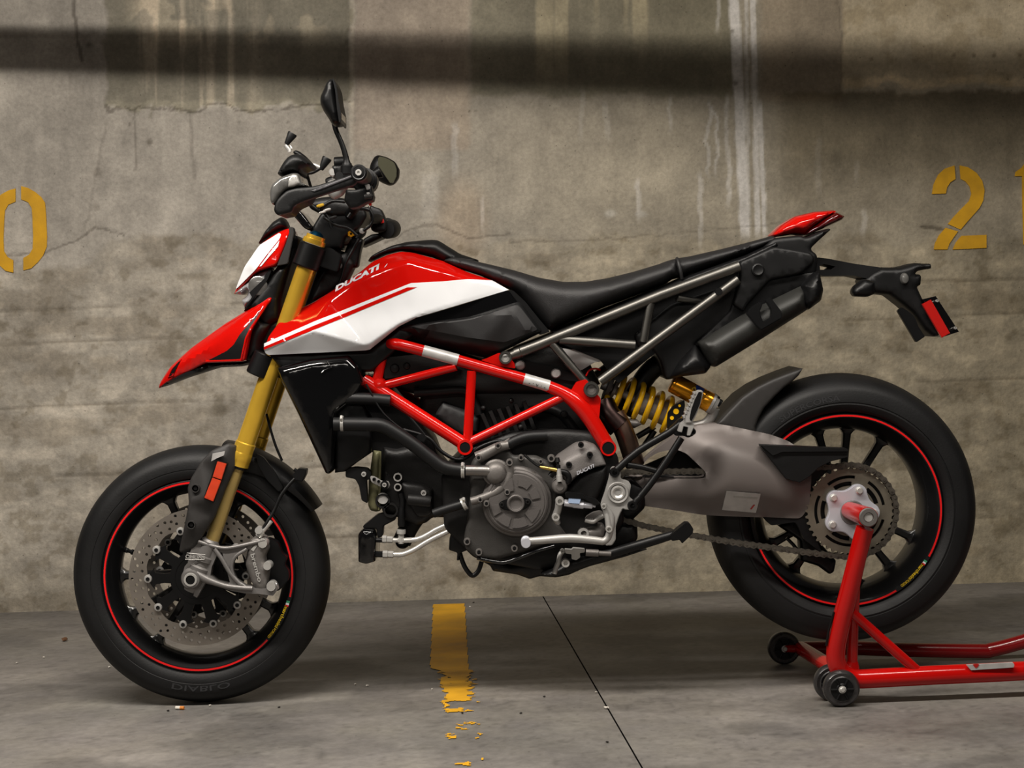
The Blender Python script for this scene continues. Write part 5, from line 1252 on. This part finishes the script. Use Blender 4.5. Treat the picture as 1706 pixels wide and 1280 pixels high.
lathe('horn', [(.0, -.016), (.012, -.017), (.015, -.02), (.017, -.016), (.017, .012), (.008, .022)], at(580+450/4.9214, 720+890/4.9214, -.06), BLKM, BK, seg=32)
tube('exhaust_header', T3(cG((560, 690), (500, 780), (440, 900)), -.04), .022, ENGD, BK, 20, 4)
hl_ = tube('oil_line', T3(cG((470, 888), (540, 884), (600, 868), (660, 838), (720, 802), (800, 765)), -.12), sc(4), STEEL, BK, 14, 4)
tube('oil_line', T3(cG((370, 1006), (440, 1004), (500, 985), (560, 955), (640, 905), (720, 862), (820, 815)), -.12), sc(4.1), STEEL, BK, 14, 4)
def fit(pts, Y=-.12):
    for (x0, y0, x1, y1, r, m_) in pts:
        rod('hose_fitting', at(580+x0/4.9214, 720+y0/4.9214, Y), at(580+x1/4.9214, 720+y1/4.9214, Y), [(0, sc(r)*.92), (.1, sc(r)), (.9, sc(r)), (1, sc(r)*.92)], m_, hl_, 6 if r > 4.5 else 14, 20)
fit([(222, 885, 280, 887, 4, BLKM), (280, 880, 316, 880, 6.2, STEEL), (318, 882, 366, 884, 5.4, STEEL), (366, 886, 410, 888, 3.6, STEEL), (408, 888, 458, 889, 5, STEEL), (455, 889, 525, 886, 4.2, STEEL),
     (222, 1002, 285, 1004, 5, BLKM), (284, 1004, 325, 1004, 6.2, STEEL), (326, 1004, 372, 1006, 5.6, STEEL)])
sn = rod('oil_sensor', at(580+436/4.9214, 720+800/4.9214, -.12), at(580+434/4.9214, 720+915/4.9214, -.12), [(0, sc(7)), (.12, sc(7.4)), (.3, sc(7)), (.32, sc(4.6)), (1, sc(4.6))], STEEL, hl_, 20)
rod('sensor_plug', at(580+440/4.9214, 720+620/4.9214, -.12), at(580+436/4.9214, 720+775/4.9214, -.12), [(0, sc(5)), (.3, sc(6)), (.9, sc(6)), (1, sc(5))], BLKM, hl_, 16)
tube('sensor_wire', T3(cG((430, 500), (445, 560), (440, 630)), -.12), sc(5), BLKM, hl_, 12, 3)
# crankcase left side and covers
cc = body('crankcase', rnd(cH((150, 905), (165, 800), (180, 700), (200, 560), (190, 400), (212, 310), (285, 222), (470, 152), (525, 262), (700, 268), (830, 330), (880, 460), (860, 620), (850, 760), (900, 830), (950, 900), (820, 930), (620, 1000), (400, 1062), (250, 1052), (165, 985)), 4), -.10, .075, ENGD if 0 else mat('crankcase_grey', (64, 62, 60), .5, .3, bump=.4, bscale=420, var=.12), BK, .06, .012, .010, ref=-.17)
ac = at(740+553/4.5706, 700+617/4.5706, -.18)
alt = lathe('alternator_cover', [(.078, .012), (.079, -.004), (.077, -.010), (.072, -.013), (.070, -.018), (.066, -.0215), (.0625, -.0215), (.061, -.0235), (.0, -.0235)], ac, ENG, BK, seg=96, ang=25)
# raised petals and slots on the cover
def arcpoly(r0, r1, a0, a1, n=8):
    A = [math.radians(a0+(a1-a0)*i/n) for i in range(n+1)]
    c = Vector((at(740+545/4.5706, 700+632/4.5706, -.2).x, 0, at(740+545/4.5706, 700+632/4.5706, -.2).z))
    return [(c.x+r0*math.cos(a), c.z+r0*math.sin(a)) for a in A]+[(c.x+r1*math.cos(a), c.z+r1*math.sin(a)) for a in reversed(A)]
for a0, a1, r0, r1 in ((96, 128, .028, .056), (48, 82, .038, .056), (10, 38, .036, .056), (-52, -14, .030, .056), (-100, -60, .034, .056), (-142, -108, .034, .056), (-178, -150, .036, .056)):
    plate('cover_petal', rnd(arcpoly(r0, r1, a0, a1), .002), ac.y-.0265, ac.y-.022, ENG, alt, .0012, px=False)
cap = at(740+545/4.5706, 700+635/4.5706, -.206)
lathe('cover_cap', [(.0, -.003), (.0125, -.003), (.0135, -.0035), (.0145, -.007), (.0175, -.008), (.0195, -.006), (.0205, .004)], cap, ENG, alt, seg=44)
plate('cap_ears', rnd(cH((410, 640), (440, 615), (490, 600), (600, 590), (650, 600), (668, 625), (650, 655), (600, 690), (490, 690), (440, 680)), 5), -.2085, -.204, BLKM, alt, .0015, ref=-.206)
for x, y, r in ((440, 645, 4), (636, 624, 4)): bolt(740+x/4.5706, 700+y/4.5706, -.210, r, ENGD, alt, 'cover_bolt', .004)
# water pump with elbow and return pipe
wp = lathe('water_pump', [(.0, -.030), (.010, -.0295), (.018, -.026), (.0235, -.019), (.026, -.010), (.030, -.008), (.031, .02)], at(740+395/4.5706, 700+400/4.5706, -.185), ALUD, BK, seg=44)
tube('pump_elbow', [at(*p, -.20) for p in cH((165, 385), (260, 386), (340, 390), (385, 410), (380, 440))], [sc(8.6), sc(8.8), sc(9), sc(9.4), sc(8)], ALU if 0 else mat('satin_cast_metal', (128, 124, 121), .38, .9, bump=.2, bscale=500, var=.08), wp, 22, 4)
tube('pump_pipe', [at(*p, -.195) for p in cH((205, 620), (260, 605), (350, 570), (420, 530), (480, 460), (500, 400), (480, 340))], [sc(6.6), sc(6.8), sc(7), sc(8), sc(8.6), sc(8), sc(7)], ALUD, wp, 20, 4)
tube('pump_pipe', T3(cH((250, 290), (330, 250), (420, 205), (490, 190)), -.185), [sc(10), sc(9), sc(8), sc(7)], ALUD, wp, 20, 4)
for x, y, r in ((480, 548, 5.2), (322, 635, 5.2), (498, 322, 6), (262, 285, 5.2), (410, 195, 5.2), (585, 285, 5), (275, 606, 4.5), (735, 315, 4), (815, 292, 6.5), (175, 925, 6), (535, 975, 6), (265, 1005, 6)):
    b = bolt(740+x/4.5706, 700+y/4.5706, -.205 if x < 520 and y < 700 else -.178, r, ALUD, wp if y < 700 and x < 520 else cc, 'case_bolt', .010)
    lathe('bolt_socket', [(0, -.0005), (sc(r)*.5, -.0005), (sc(r)*.5, .002)], Vector((0, 0, 0)), BLKM, b, seg=6, ang=10).location = at(740+x/4.5706, 700+y/4.5706, (-.205 if x < 520 and y < 700 else -.178)-.0102)
spc = hbody('sprocket_cover', rnd(cH((838, 300), (870, 265), (1000, 178), (1080, 165), (1150, 190), (1195, 250), (1238, 345), (1110, 368), (1010, 425), (950, 490), (930, 500), (885, 400)), 3),
            field([(923, 762, -.165), (958, 739, -.165), (1002, 742, -.175), (1011, 775, -.19), (983, 781, -.20), (961, 793, -.205), (945, 808, -.20), (933, 787, -.195), (940, 770, -.195), (970, 755, -.195)], -.19), ENG, BK, -.10, .006, .006, .006, ref=-.19, ang=20)
for x, y, r in ((1110, 265, 5.2), (950, 340, 5.2), (1042, 190, 5)):
    bolt(740+x/4.5706, 700+y/4.5706, -.198, r, BLKM, spc, 'cover_bolt', .006)
lettering('cover_lettering', 'DUCATI', cH((1012, 420))[0], cH((1150, 358))[0], 6, -.2095, SILV, spc, .3, .035, ref=-.209)
body('chain_cover', rnd(cH((905, 560), (945, 500), (1010, 430), (1100, 375), (1240, 345), (1235, 450), (1190, 560), (1150, 640), (1000, 600)), 4), -.10, .085, ENGD, BK, .07, .015, .008, ref=-.18)
sl = lathe('clutch_cylinder', [(.0, -.014), (.008, -.014), (.0085, -.010), (.014, -.008), (.017, -.002), (.018, .03)], at(740+880/4.5706, 700+505/4.5706, -.20), ALUD, BK, seg=32)
tube('clutch_flange', [at(*p, -.20) for p in cH((808, 430), (830, 405), (880, 395), (930, 405), (950, 440), (940, 480))], .007, BLKM, sl, 12, 4)
rod('bleed_fitting', at(740+880/4.5706, 700+470/4.5706, -.215), at(740+872/4.5706, 700+370/4.5706, -.212), [(0, .007), (.5, .0068), (.52, .0055), (1, .005)], ALU, sl, 18)
rod('bleed_nipple', at(740+870/4.5706, 700+370/4.5706, -.212), at(740+862/4.5706, 700+285/4.5706, -.21), [(0, .005), (.3, .005), (.35, .003), (.55, .003), (.6, .006), (1, .004)], BLKM, sl, 14)
rod('clutch_line', at(740+730/4.5706, 700+357/4.5706, -.205), at(740+860/4.5706, 700+382/4.5706, -.212), [(0, .003), (.3, .004), (1, .0045)], mat('brass', (190, 160, 90), .35, 1), sl, 12)
tube('clutch_hose', T3(cH((610, 265), (650, 300), (700, 340), (735, 358)), -.2), .003, BLKM, sl, 8, 4)
body('sump', rnd(cH((240, 1050), (400, 1055), (520, 1085), (640, 1020), (850, 990), (900, 950), (1000, 900), (1250, 930), (1300, 1000), (1200, 1085), (1060, 1130), (950, 1180), (850, 1200), (730, 1190), (650, 1212), (560, 1178), (370, 1150), (350, 1110)), 3), 0, .13, ENGD, BK, .10, .03, .012, ref=-.13)
body('rear_case', rnd(cH((1060, 600), (1200, 560), (1300, 640), (1310, 780), (1470, 780), (1475, 900), (1440, 950), (1300, 1010), (1100, 1010), (950, 960), (930, 860), (1000, 800)), 4), 0, .13, ENGD, BK, .11, .02, .012, ref=-.13)
tube('breather_pipe', T3(cH((250, 1050), (330, 1070), (450, 1085), (540, 1060), (700, 1000), (840, 960)), -.17), .0045, GLOSSB, BK, 12, 4)
tube('drain_hose', T3(cH((118, 1010), (140, 1080), (170, 1140), (215, 1185), (260, 1150), (285, 1080)), -.12), .0055, BLKM, BK, 10, 4)
body('engine_front_guard', rnd(cH((40, 900), (90, 740), (180, 690), (170, 800), (160, 920), (180, 990), (130, 1010), (115, 1070), (95, 1070), (100, 1010), (35, 990)), 3), -.03, .10, BLKM, BK, .09, .01, .010, ref=-.12)
# odds and ends behind the subframe
tube('red_wire', T3(cJ((95, 270), (130, 215), (190, 200), (235, 215)), -.10), .0022, FRED, BK, 8, 4)
plate('battery_cover', rnd(cI((490, 700), (880, 730), (860, 770), (700, 790), (600, 850), (570, 800), (520, 740)), 2), -.095, -.08, LABEL, BK, .002, ref=-.09)
plate('inner_tray', rnd(cI((230, 770), (440, 820), (560, 860), (600, 920), (450, 900), (200, 830)), 3), -.10, -.06, BLKM, BK, .002, ref=-.1)
for x, y in ((220, 808), (450, 862)): lathe('tray_cap', [(0, -.006), (.009, -.005), (.0115, 0)], at(810+x/3.8773, 400+y/3.8773, -.105), LABEL, BK, seg=20)
# ---- handlebar, controls, mirrors, phone grip
BX, BZ = at(600, 290, -.40).x, at(600, 290, -.40).z
RX, RZ = at(651, 381, .40).x, at(651, 381, .40).z
bar = tube('handlebar', [(BX, -.42, BZ), (BX-.002, -.30, BZ-.004), (BX-.012, -.2, BZ-.012), (BX-.035, -.12, BZ-.045), (BX-.055, -.06, BZ-.065), (BX-.055, .06, BZ-.065), (BX-.04, .12, BZ-.066), (BX-.012, .2, BZ-.062), (RX-.002, .30, RZ), (RX, .40, RZ)], .0125, BLKM, BK, 18, 4)
def yrod(name, x, z, y0, y1, prof, m, parent, seg=28): return rod(name, (x, y0, z), (x, y1, z), prof, m, parent, seg)
for s, gx_, gz_ in ((1, BX, BZ), (-1, RX, RZ)):
    yrod('hand_grip', gx_, gz_, -.41*s, -.28*s, [(0, .0165), (.04, .018), (.9, .0165), (.92, .021), (1, .021)], HOSE, bar)
    e = yrod('bar_end_weight', gx_, gz_, -.437*s, -.41*s, [(0, .0105), (.02, .0145), (.12, .0175), (.5, .0178), (1, .0178)], BLKM, bar, 36)
    lathe('bar_end_ring', [(.0125, -.4375*s), (.0142, -.4385*s), (.0142, -.434*s), (.0125, -.434*s)], (gx_, 0, gz_), mat('edge_grey', (56, 56, 58), .4, .3), e, seg=36, closed=True)
    lathe('bar_end_bolt', [(.0, -.4392*s), (.003, -.4392*s), (.003, -.4415*s), (.0062, -.4415*s), (.0068, -.440*s), (.0068, -.436*s)], (gx_, 0, gz_), STEEL, e, seg=24)
def handguard(s):
    mr = lambda o: o
    Y0 = -.40
    arm = hbody_guard('handguard_arm', rnd(cA((330, 1000), (303, 965), (318, 905), (345, 870), (390, 830), (450, 812), (545, 806), (600, 795), (845, 716), (868, 735), (864, 770), (840, 795), (720, 832), (612, 868), (560, 885), (500, 905), (440, 935), (425, 975), (390, 985)), 5), Y0, .016, PLAS, s)
    hbody_guard('guard_ridge', cA((555, 832), (640, 800), (840, 722), (846, 736), (650, 812), (575, 838)), Y0-.016, .003, mat('ridge_highlight_grey', (74, 73, 76), .4, .2), s, arm)  # ridge of the arm, its highlight painted as a paler grey
    sh_ = hbody_guard('handguard_shield', rnd(cA((350, 735), (330, 722), (345, 690), (370, 645), (400, 608), (440, 588), (490, 592), (530, 622), (556, 650), (545, 672), (505, 680), (485, 692), (492, 715), (430, 712)), 4), -.33, .085, PLAS, s, None, .05, .016)
    hbody_guard('guard_shell', rnd(cA((330, 998), (305, 965), (320, 905), (352, 862), (420, 820), (560, 820), (520, 900), (440, 935), (400, 985)), 4), -.32, .085, BLKM, s, arm, .06, .012)
    ln = hbody_guard('turn_signal_lens', rnd(cA((277, 842), (292, 792), (350, 742), (430, 713), (474, 716), (492, 780), (540, 800), (470, 808), (395, 826), (345, 870), (306, 935), (282, 905)), 4), -.335, .082, LENS, s, sh_, .066, .010)
    for i in range(0):
        x0, y0, x1, y1 = 300+14*i, 800-9*i, 288+34*i, 838-6*i
        pts = [Vector((p.x, p.y*s, p.z)) for p in T3(cA((x0, y0), (x0+6*i, y0+22)), -.418)]
        tube('lens_rib', pts, .0008, STEEL, ln, 6)
    lp = at(380+435/4, 110+762/4, -.405); 
    hbody_guard('signal_reflector', rnd(cA((398, 760), (425, 722), (462, 725), (482, 785), (440, 805), (400, 812)), 3), -.407, .012, STEEL, s, ln, .004, .006)
    return arm
def hbody_guard(name, out, Ym, w, m, s, parent=None, edge=None, R=None):
    R = R or .008; edge = w*.5 if edge is None else edge; o = W(out, Ym-edge); co, fa, loops = tri(o, .006, R=R)
    d = edist(co, loops); pr = np.sqrt(1-(1-np.clip(d/R, 0, 1))**2); half = edge+(w-edge)*pr
    n, f = (Ym-half)*s, (Ym+half)*s
    return solidify(name, co, fa, np.minimum(n, f), np.maximum(n, f), m, BK if parent is None else parent, 40)
handguard(1)
# control clusters on both sides
for s in (1,):
    yrod('switch_housing', BX-.002, BZ-.004, -.275*s, -.225*s, [(0, .024), (.05, .028), (.95, .028), (1, .024)], BLKM, bar, 24)
    yrod('lever_perch', BX-.006, BZ-.004, -.22*s, -.185*s, [(0, .019), (.1, .021), (.9, .021), (1, .019)], BLKM, bar, 24)
    tube('hand_lever', [(BX-.03, -.20*s, BZ-.006), (BX-.052, -.25*s, BZ-.008), (BX-.052, -.33*s, BZ-.006), (BX-.044, -.40*s, BZ-.002)], [.009, .008, .007, .0085], BLKM, bar, 14, 4)
sb_ = body('switch_box', rnd(cR((150, 330), (300, 330), (420, 300), (540, 250), (560, 400), (572, 420), (560, 500), (480, 520), (330, 600), (210, 620), (120, 500)), 3), -.285, .03, PLAS, BK, .024, .008, .005, ref=-.26)
plate('switch_button', rnd(cR((465, 285), (535, 272), (552, 345), (500, 365)), 1.5), -.322, -.30, LABEL, sb_, .001, ref=-.265)
plate('switch_button', rnd(cR((495, 400), (540, 395), (545, 450), (510, 465)), 1.5), -.322, -.30, LABEL, sb_, .001, ref=-.265)
rod('horn_button', at(560+430/9.143, 280+440/9.143, -.318), at(560+535/9.143, 280+425/9.143, -.318), [(0, .005), (.3, .0058), (1, .0058)], GREYP, sb_, 18)
lathe('master_cap', [(0, -.004), (.003, -.004), (.004, .004)], at(560+520/9.143, 280+550/9.143, -.22), REDREF, sb_, seg=14)
rod('clutch_master', at(545, 305, -.19), at(575, 296, -.20), [(0, .010), (.1, .012), (.9, .012), (1, .010)], BLKM, bar, 20)
body('reservoir', rnd([(553, 276), (580, 274), (586, 300), (560, 306)], 3), -.22, .028, BLKM, BK, .02, .008, .006, ref=-.24)
rod('reservoir_lid', at(557, 272, -.22), at(581, 270, -.22), [(0, .0115), (.05, .0135), (.9, .0135), (1, .012)], BLKM, bar, 20)
rod('adjuster', at(556, 284, -.225), at(556, 298, -.225), [(0, .006), (.4, .006), (.42, .004), (1, .004)], STEEL, bar, 16)
lathe('adjuster_wheel', [(.002, -.010), (.0075, -.010), (.0095, -.006), (.0095, .006), (.004, .008)], at(555, 287.5, -.235), STEEL, bar, seg=24)
body('perch_bracket', rnd(cA((660, 770), (740, 740), (800, 800), (760, 860), (700, 890), (665, 860)), 3), -.2, .02, ALU, BK, .012, .008, .006, ref=-.21)
# riser, top clamp and instruments
body('bar_riser', rnd(cA((560, 1080), (620, 980), (700, 940), (790, 940), (900, 930), (930, 1000), (880, 1080), (780, 1140), (760, 1220), (640, 1220), (540, 1120)), 5), 0, .06, BLKM, BK, .05, .012, .008, ref=-.06)
body('dash_display', rnd(cA((505, 1080), (420, 980), (440, 950), (480, 965), (560, 1070), (545, 1100)), 4), 0, .075, GLOSSB, BK, .07, .008, .008, ref=-.07)
body('cable_cluster', rnd(cA((530, 905), (600, 880), (680, 870), (760, 880), (860, 900), (900, 930), (860, 1000), (700, 1010), (620, 990), (545, 950)), 4), 0, .07, ENGD, BK, .05, .02, .008, ref=-.07)
for pts, r, m_ in ((cA((610, 965), (640, 930), (700, 900), (780, 905)), 3, BLKM), (cA((560, 930), (600, 960), (660, 1000), (690, 1080)), 2.4, BLKM), (cA((800, 1010), (840, 960), (900, 950), (940, 960)), 3.4, BLKM), (cA((640, 1010), (720, 1060), (800, 1080), (860, 1130)), 2.6, BLKM), (cA((930, 940), (965, 1000), (950, 1060), (900, 1100)), 2.5, BLKM)):
    tube('control_cable', T3(pts, -.10), sc(r), m_, bar, 10, 4)
for x, y, r, m_ in ((560, 885, 4.0, GOLD), (615, 930, 3.4, GOLD), (545, 830, 2.5, BLKM), (700, 1010, 3, ENGD), (660, 960, 3, ALU), (630, 975, 2.6, ALU)):
    rod('cable_fitting', at(380+(x-24)/4, 110+(y+7)/4, -.11), at(380+(x+24)/4, 110+(y-7)/4, -.11), [(0, sc(r)*.6), (.2, sc(r)*.6), (.22, sc(r)*.8), (.8, sc(r)*.8), (1, sc(r)*.5)], m_, bar, 10)
# right-hand cluster seen past the bar
rb_ = body('switch_box', rnd(cR((520, 560), (600, 600), (680, 620), (720, 700), (770, 830), (760, 960), (640, 980), (540, 960), (500, 800)), 4), .24, .03, PLAS, BK, .024, .01, .006, ref=.21)
plate('kill_switch', rnd(cR((640, 775), (722, 772), (728, 835), (655, 850)), 1.5), .20, .215, REDREF, rb_, .001, ref=.20)
body('throttle_housing', rnd(cR((180, 740), (260, 640), (400, 590), (500, 610), (560, 720), (520, 800), (440, 880), (330, 900), (200, 880)), 5), .16, .035, BLKM, BK, .025, .012, .006, ref=.13)
rod('throttle_grip', at(560+760/9.143, 280+940/9.143, .24), at(560+860/9.143, 280+925/9.143, .30), [(0, .021), (.1, .0235), (.9, .0235), (1, .021)], HOSE, BK, 28)
body('guard_blade', rnd(cR((350, 1190), (420, 1080), (540, 1010), (700, 990), (760, 1010), (740, 1045), (560, 1130), (400, 1200)), 3), .30, .05, PLAS, BK, .04, .008, .006, ref=.26)
rod('brake_master', at(560+270/9.143, 280+1090/9.143, .02), at(560+420/9.143, 280+960/9.143, .06), [(0, .008), (.2, .011), (.8, .011), (1, .008)], BLKM, bar, 20)
lathe('key_lock', [(.006, -.008), (.012, -.008), (.014, -.004), (.014, .02), (.006, .02)], at(560+135/9.143, 280+1090/9.143, -.03), PIPEM, bar, seg=24, closed=True)
lathe('preload_nut', [(.003, -.010), (.008, -.010), (.008, .008), (.003, .008)], at(560+232/9.143, 280+1005/9.143, -.05), YLAB if 0 else GOLD3, bar, seg=6, ang=10, closed=True)
lathe('clamp_bolt', [(0, -.008), (.006, -.007), (.007, 0)], at(560+395/9.143, 280+960/9.143, -.05), STEEL, bar, seg=18)
body('stem_cover', rnd([(583, 398), (606, 398), (600, 420), (596, 445), (574, 450), (570, 430)], 4), 0, .03, BLKM, BK, .02, .01, .006, ref=-.03)
lathe('key_ring_bolt', [(.002, -.006), (.0065, -.006), (.0065, .004)], at(566, 443, -.05), ALUD, bar, seg=18)
tube('brake_line', [at(*p, -.06) for p in ((598, 398), (586, 420), (575, 440), (566, 470), (545, 500))], .0035, BLKM, bar, 10, 4)
body('ignition_block', rnd([(556, 430), (578, 420), (590, 440), (575, 470), (545, 490), (520, 500), (535, 460)], 4), 0, .05, ENGD, BK, .04, .012, .008, ref=-.05)
# mirrors
mst = tube('mirror_stem', [at(*p, -.30) for p in ((578, 276), (577, 266), (573, 250), (567, 234), (560, 218), (557, 206))], [.010, .0065, .0058, .0055, .0055, .006], BLKM, BK, 16, 4)
rod('stem_boss', at(578, 290, -.30), at(578, 272, -.30), [(0, .014), (.7, .014), (.85, .011), (1, .010)], BLKM, mst, 24)
m1 = body('mirror_housing', rnd(cA((685, 84), (712, 95), (732, 150), (745, 240), (762, 320), (763, 390), (722, 398), (692, 388), (664, 340), (636, 300), (614, 250), (616, 208), (638, 160), (656, 112)), 4), -.36, .062, BLKM, mst, .02, .028, .006, ref=-.36)
plate('mirror_rim', rnd(cA((715, 100), (735, 150), (747, 240), (764, 320), (764, 388), (752, 390), (738, 300), (726, 180), (708, 100)), 2), -.42, -.30, BLKM, m1, .004, ref=-.38)
plate('mirror_glass', rnd(cA((748, 250), (764, 322), (765, 365), (757, 360), (750, 290)), 1), -.405, -.315, GLASSM, m1, .001, ref=-.38)
# right mirror with its glass turned towards us
ms2 = tube('mirror_stem', [at(*p, .34) for p in ((612, 300), (618, 296), (626, 290), (634, 286))], [.012, .012, .013, .016], BLKM, BK, 18, 4)
m2o = rnd(cA((940, 690), (950, 650), (975, 605), (1000, 593), (1060, 608), (1115, 640), (1130, 670), (1142, 690), (1138, 745), (1110, 785), (1075, 798), (1020, 775), (975, 745), (945, 720)), 4)
m2 = body('mirror_housing', m2o, .50, .035, BLKM, ms2, .010, .03, .006, ref=.47)
plate('mirror_glass', rnd(cA((998, 660), (1000, 612), (1012, 602), (1060, 616), (1108, 645), (1124, 690), (1122, 740), (1100, 778), (1080, 782)), 3), .462, .47, GLASSM, m2, .001, ref=.462)
# phone grip over the bar
ph = body('phone_grip', rnd(cA((430, 575), (448, 560), (475, 568), (510, 595), (553, 640), (548, 655), (520, 655), (470, 620)), 3), -.06, .03, BLKM, BK, .02, .008, .005, ref=-.08)
tube('grip_spring_arm', T3(cA((485, 690), (520, 712), (560, 710), (600, 690), (630, 672)), -.08), .0042, BLKM, ph, 10, 4)
for a, b, c_ in (((410, 575), (408, 560), (382, 528)), ((550, 655), (580, 663), (612, 676))):
    tube('grip_leg', T3(cA(a, b, c_), -.08), .0048, STEEL, ph, 10)
rod('grip_tip', at(*cA((388, 522))[0], -.08), at(*cA((432, 448))[0], -.08), [(0, .005), (.1, .006), (.9, .0115), (1, .0105)], HOSE, ph, 20)
rod('grip_tip', at(*cA((618, 692))[0], -.08), at(*cA((662, 612))[0], -.08), [(0, .005), (.1, .006), (.9, .0115), (1, .0105)], HOSE, ph, 20)
tube('grip_link', T3(cA((380, 530), (400, 550), (425, 548), (412, 532)), -.08), .0025, STEEL, ph, 8)
rod('grip_ball_mount', at(*cA((470, 600))[0], -.06), at(*cA((560, 900))[0], -.02), [(0, .010), (1, .010)], BLKM, ph, 16)

# ------------------------------------------------------------------ paddock stand
ST = empty('paddock_stand', (at(1401, 1140, -.2).x, 0, 0), 'red tubular paddock stand on small black wheels under the rear wheel', 'stand')
gz = lambda y: .0
def sp3(x, y, Y): return at(x, y, Y)
up = tube('upright_tube', [sp3(1441, 880, -.285), sp3(1428, 930, -.275), sp3(1416, 980, -.262), sp3(1402, 1035, -.245), sp3(1393, 1080, -.232), sp3(1394, 1105, -.226), sp3(1404, 1122, -.222), sp3(1424, 1131, -.22), sp3(1450, 1131, -.22)], [.0195, .0195, .0205, .021, .021, .021, .021, .021, .021], SRED, ST, 24, 4)
for k in ('side_rail',):
    rail = tube('side_rail', [sp3(1448, 1131, -.22), sp3(1560, 1125, -.215), sp3(1706, 1118, -.205), sp3(1900, 1105, -.18), sp3(2050, 1060, -.15), sp3(2120, 1020, -.08)], .021, SRED, ST, 22, 4)
tube('upright_tube', [sp3(1424, 965, -.245), sp3(1421, 1040, -.215), sp3(1419, 1112, -.205)], .0125, SRED, ST, 18)
rod('upright_foot', sp3(1419, 1100, -.205), sp3(1419, 1120, -.205), [(0, .013), (.5, .0165), (1, .018)], SRED, ST, 20)
tube('brace_tube', [sp3(1418, 1020, -.24), sp3(1528, 1118, -.216)], .0115, SRED, ST, 18)
tube('side_rail', [sp3(1330, 1081, .20), sp3(1420, 1080, .20), sp3(1500, 1083, .2), sp3(1630, 1085, .2), sp3(1652, 1083, .2), sp3(1706, 1069, .195), sp3(1900, 1012, .15), sp3(2120, 1020, -.08)], .0175, mat('stand_red_paint_shaded', (150, 8, 14), .25, 0, .6, var=.06), ST, 20, 4)  # shade on the far rail is put into this darker red
tube('cross_tube', [sp3(1404, 1124, -.22), sp3(1385, 1112, -.12), sp3(1350, 1090, .10), sp3(1335, 1081, .2)], .0175, SRED, ST, 20, 3)
rod('lift_pin_sleeve', sp3(1416, 851, -.15), sp3(1446.5, 862, -.315), [(0, .0195), (.9, .0215), (1, .0215)], SRED, ST, 36)
pe = at(1446.5, 862, -.315)
lathe('pin_collar', [(.011, -.006), (.0185, -.006), (.0205, -.003), (.0205, .004), (.011, .004)], pe, ALUD, ST, seg=36, closed=True)
lathe('pin_end', [(0, -.003), (.0095, -.003), (.0105, -.001), (.0108, .01)], pe, STEEL, ST, seg=28)
def castor(px, py, Y, r=.0405):
    c0 = at(px, py, Y); c0.z = r
    w_ = lathe('stand_wheel', [(.012, -.014), (.026, -.014), (.028, -.0125), (r*.86, -.013), (r*.96, -.009), (r, -.004), (r, .004), (r*.96, .009), (r*.86, .013), (.012, .013)], c0, CLEARW, ST, seg=56)
    lathe('wheel_hub', [(.006, -.016), (.011, -.016), (.013, -.0145), (.025, -.0148), (.026, -.013), (.026, .013), (.006, .014)], c0, BLKM, w_, seg=36)
    for k in range(6):
        a = 2*math.pi*k/6; rod('hub_spoke', c0+Vector((.011*math.cos(a), -.0155, .011*math.sin(a))), c0+Vector((.0255*math.cos(a), -.0155, .0255*math.sin(a))), [(0, .0025), (1, .0025)], BLKM, w_, 8)
    lathe('wheel_bolt', [(0, -.022), (.0045, -.022), (.0062, -.020), (.0062, -.0165), (.0085, -.0165), (.0085, -.015)], c0, STEEL, w_, seg=12, ang=20)
    return c0
ca_ = castor(1401, 1141, -.245); cb_ = castor(1385, 1132, -.185); cc_ = castor(1306, 1081, .215)
rod('castor_axle', ca_+Vector((0, .0, 0)), Vector((ca_.x, cb_.y, ca_.z)), [(0, .006), (1, .006)], STEEL, ST, 14)
plate('castor_bracket', [(ca_.x-.012, .028), (ca_.x+.012, .028), (ca_.x+.05, .055), (ca_.x+.03, .08), (ca_.x, .07)], -.225, -.205, SRED, ST, .002, px=False)
tube('castor_bracket', [cc_+Vector((0, -.01, 0)), at(1335, 1081, .2)], .010, SRED, ST, 14)
dl = plate('rail_label', rnd(cO((1352, 541), (1636, 526), (1645, 540), (1640, 556), (1380, 573)), 1), -.2345, -.228, LABEL, rail, .0005, ref=-.23)
plate('label_mark', cO((1392, 540), (1412, 535), (1430, 538), (1424, 552), (1410, 562)), -.2355, -.233, REDREF, dl, 0, ref=-.233)
tube('upright_strip', [sp3(1389.5, 1020, -.254), sp3(1381, 1050, -.248), sp3(1376.5, 1076, -.24)], .0026, BLKM, up, 8)
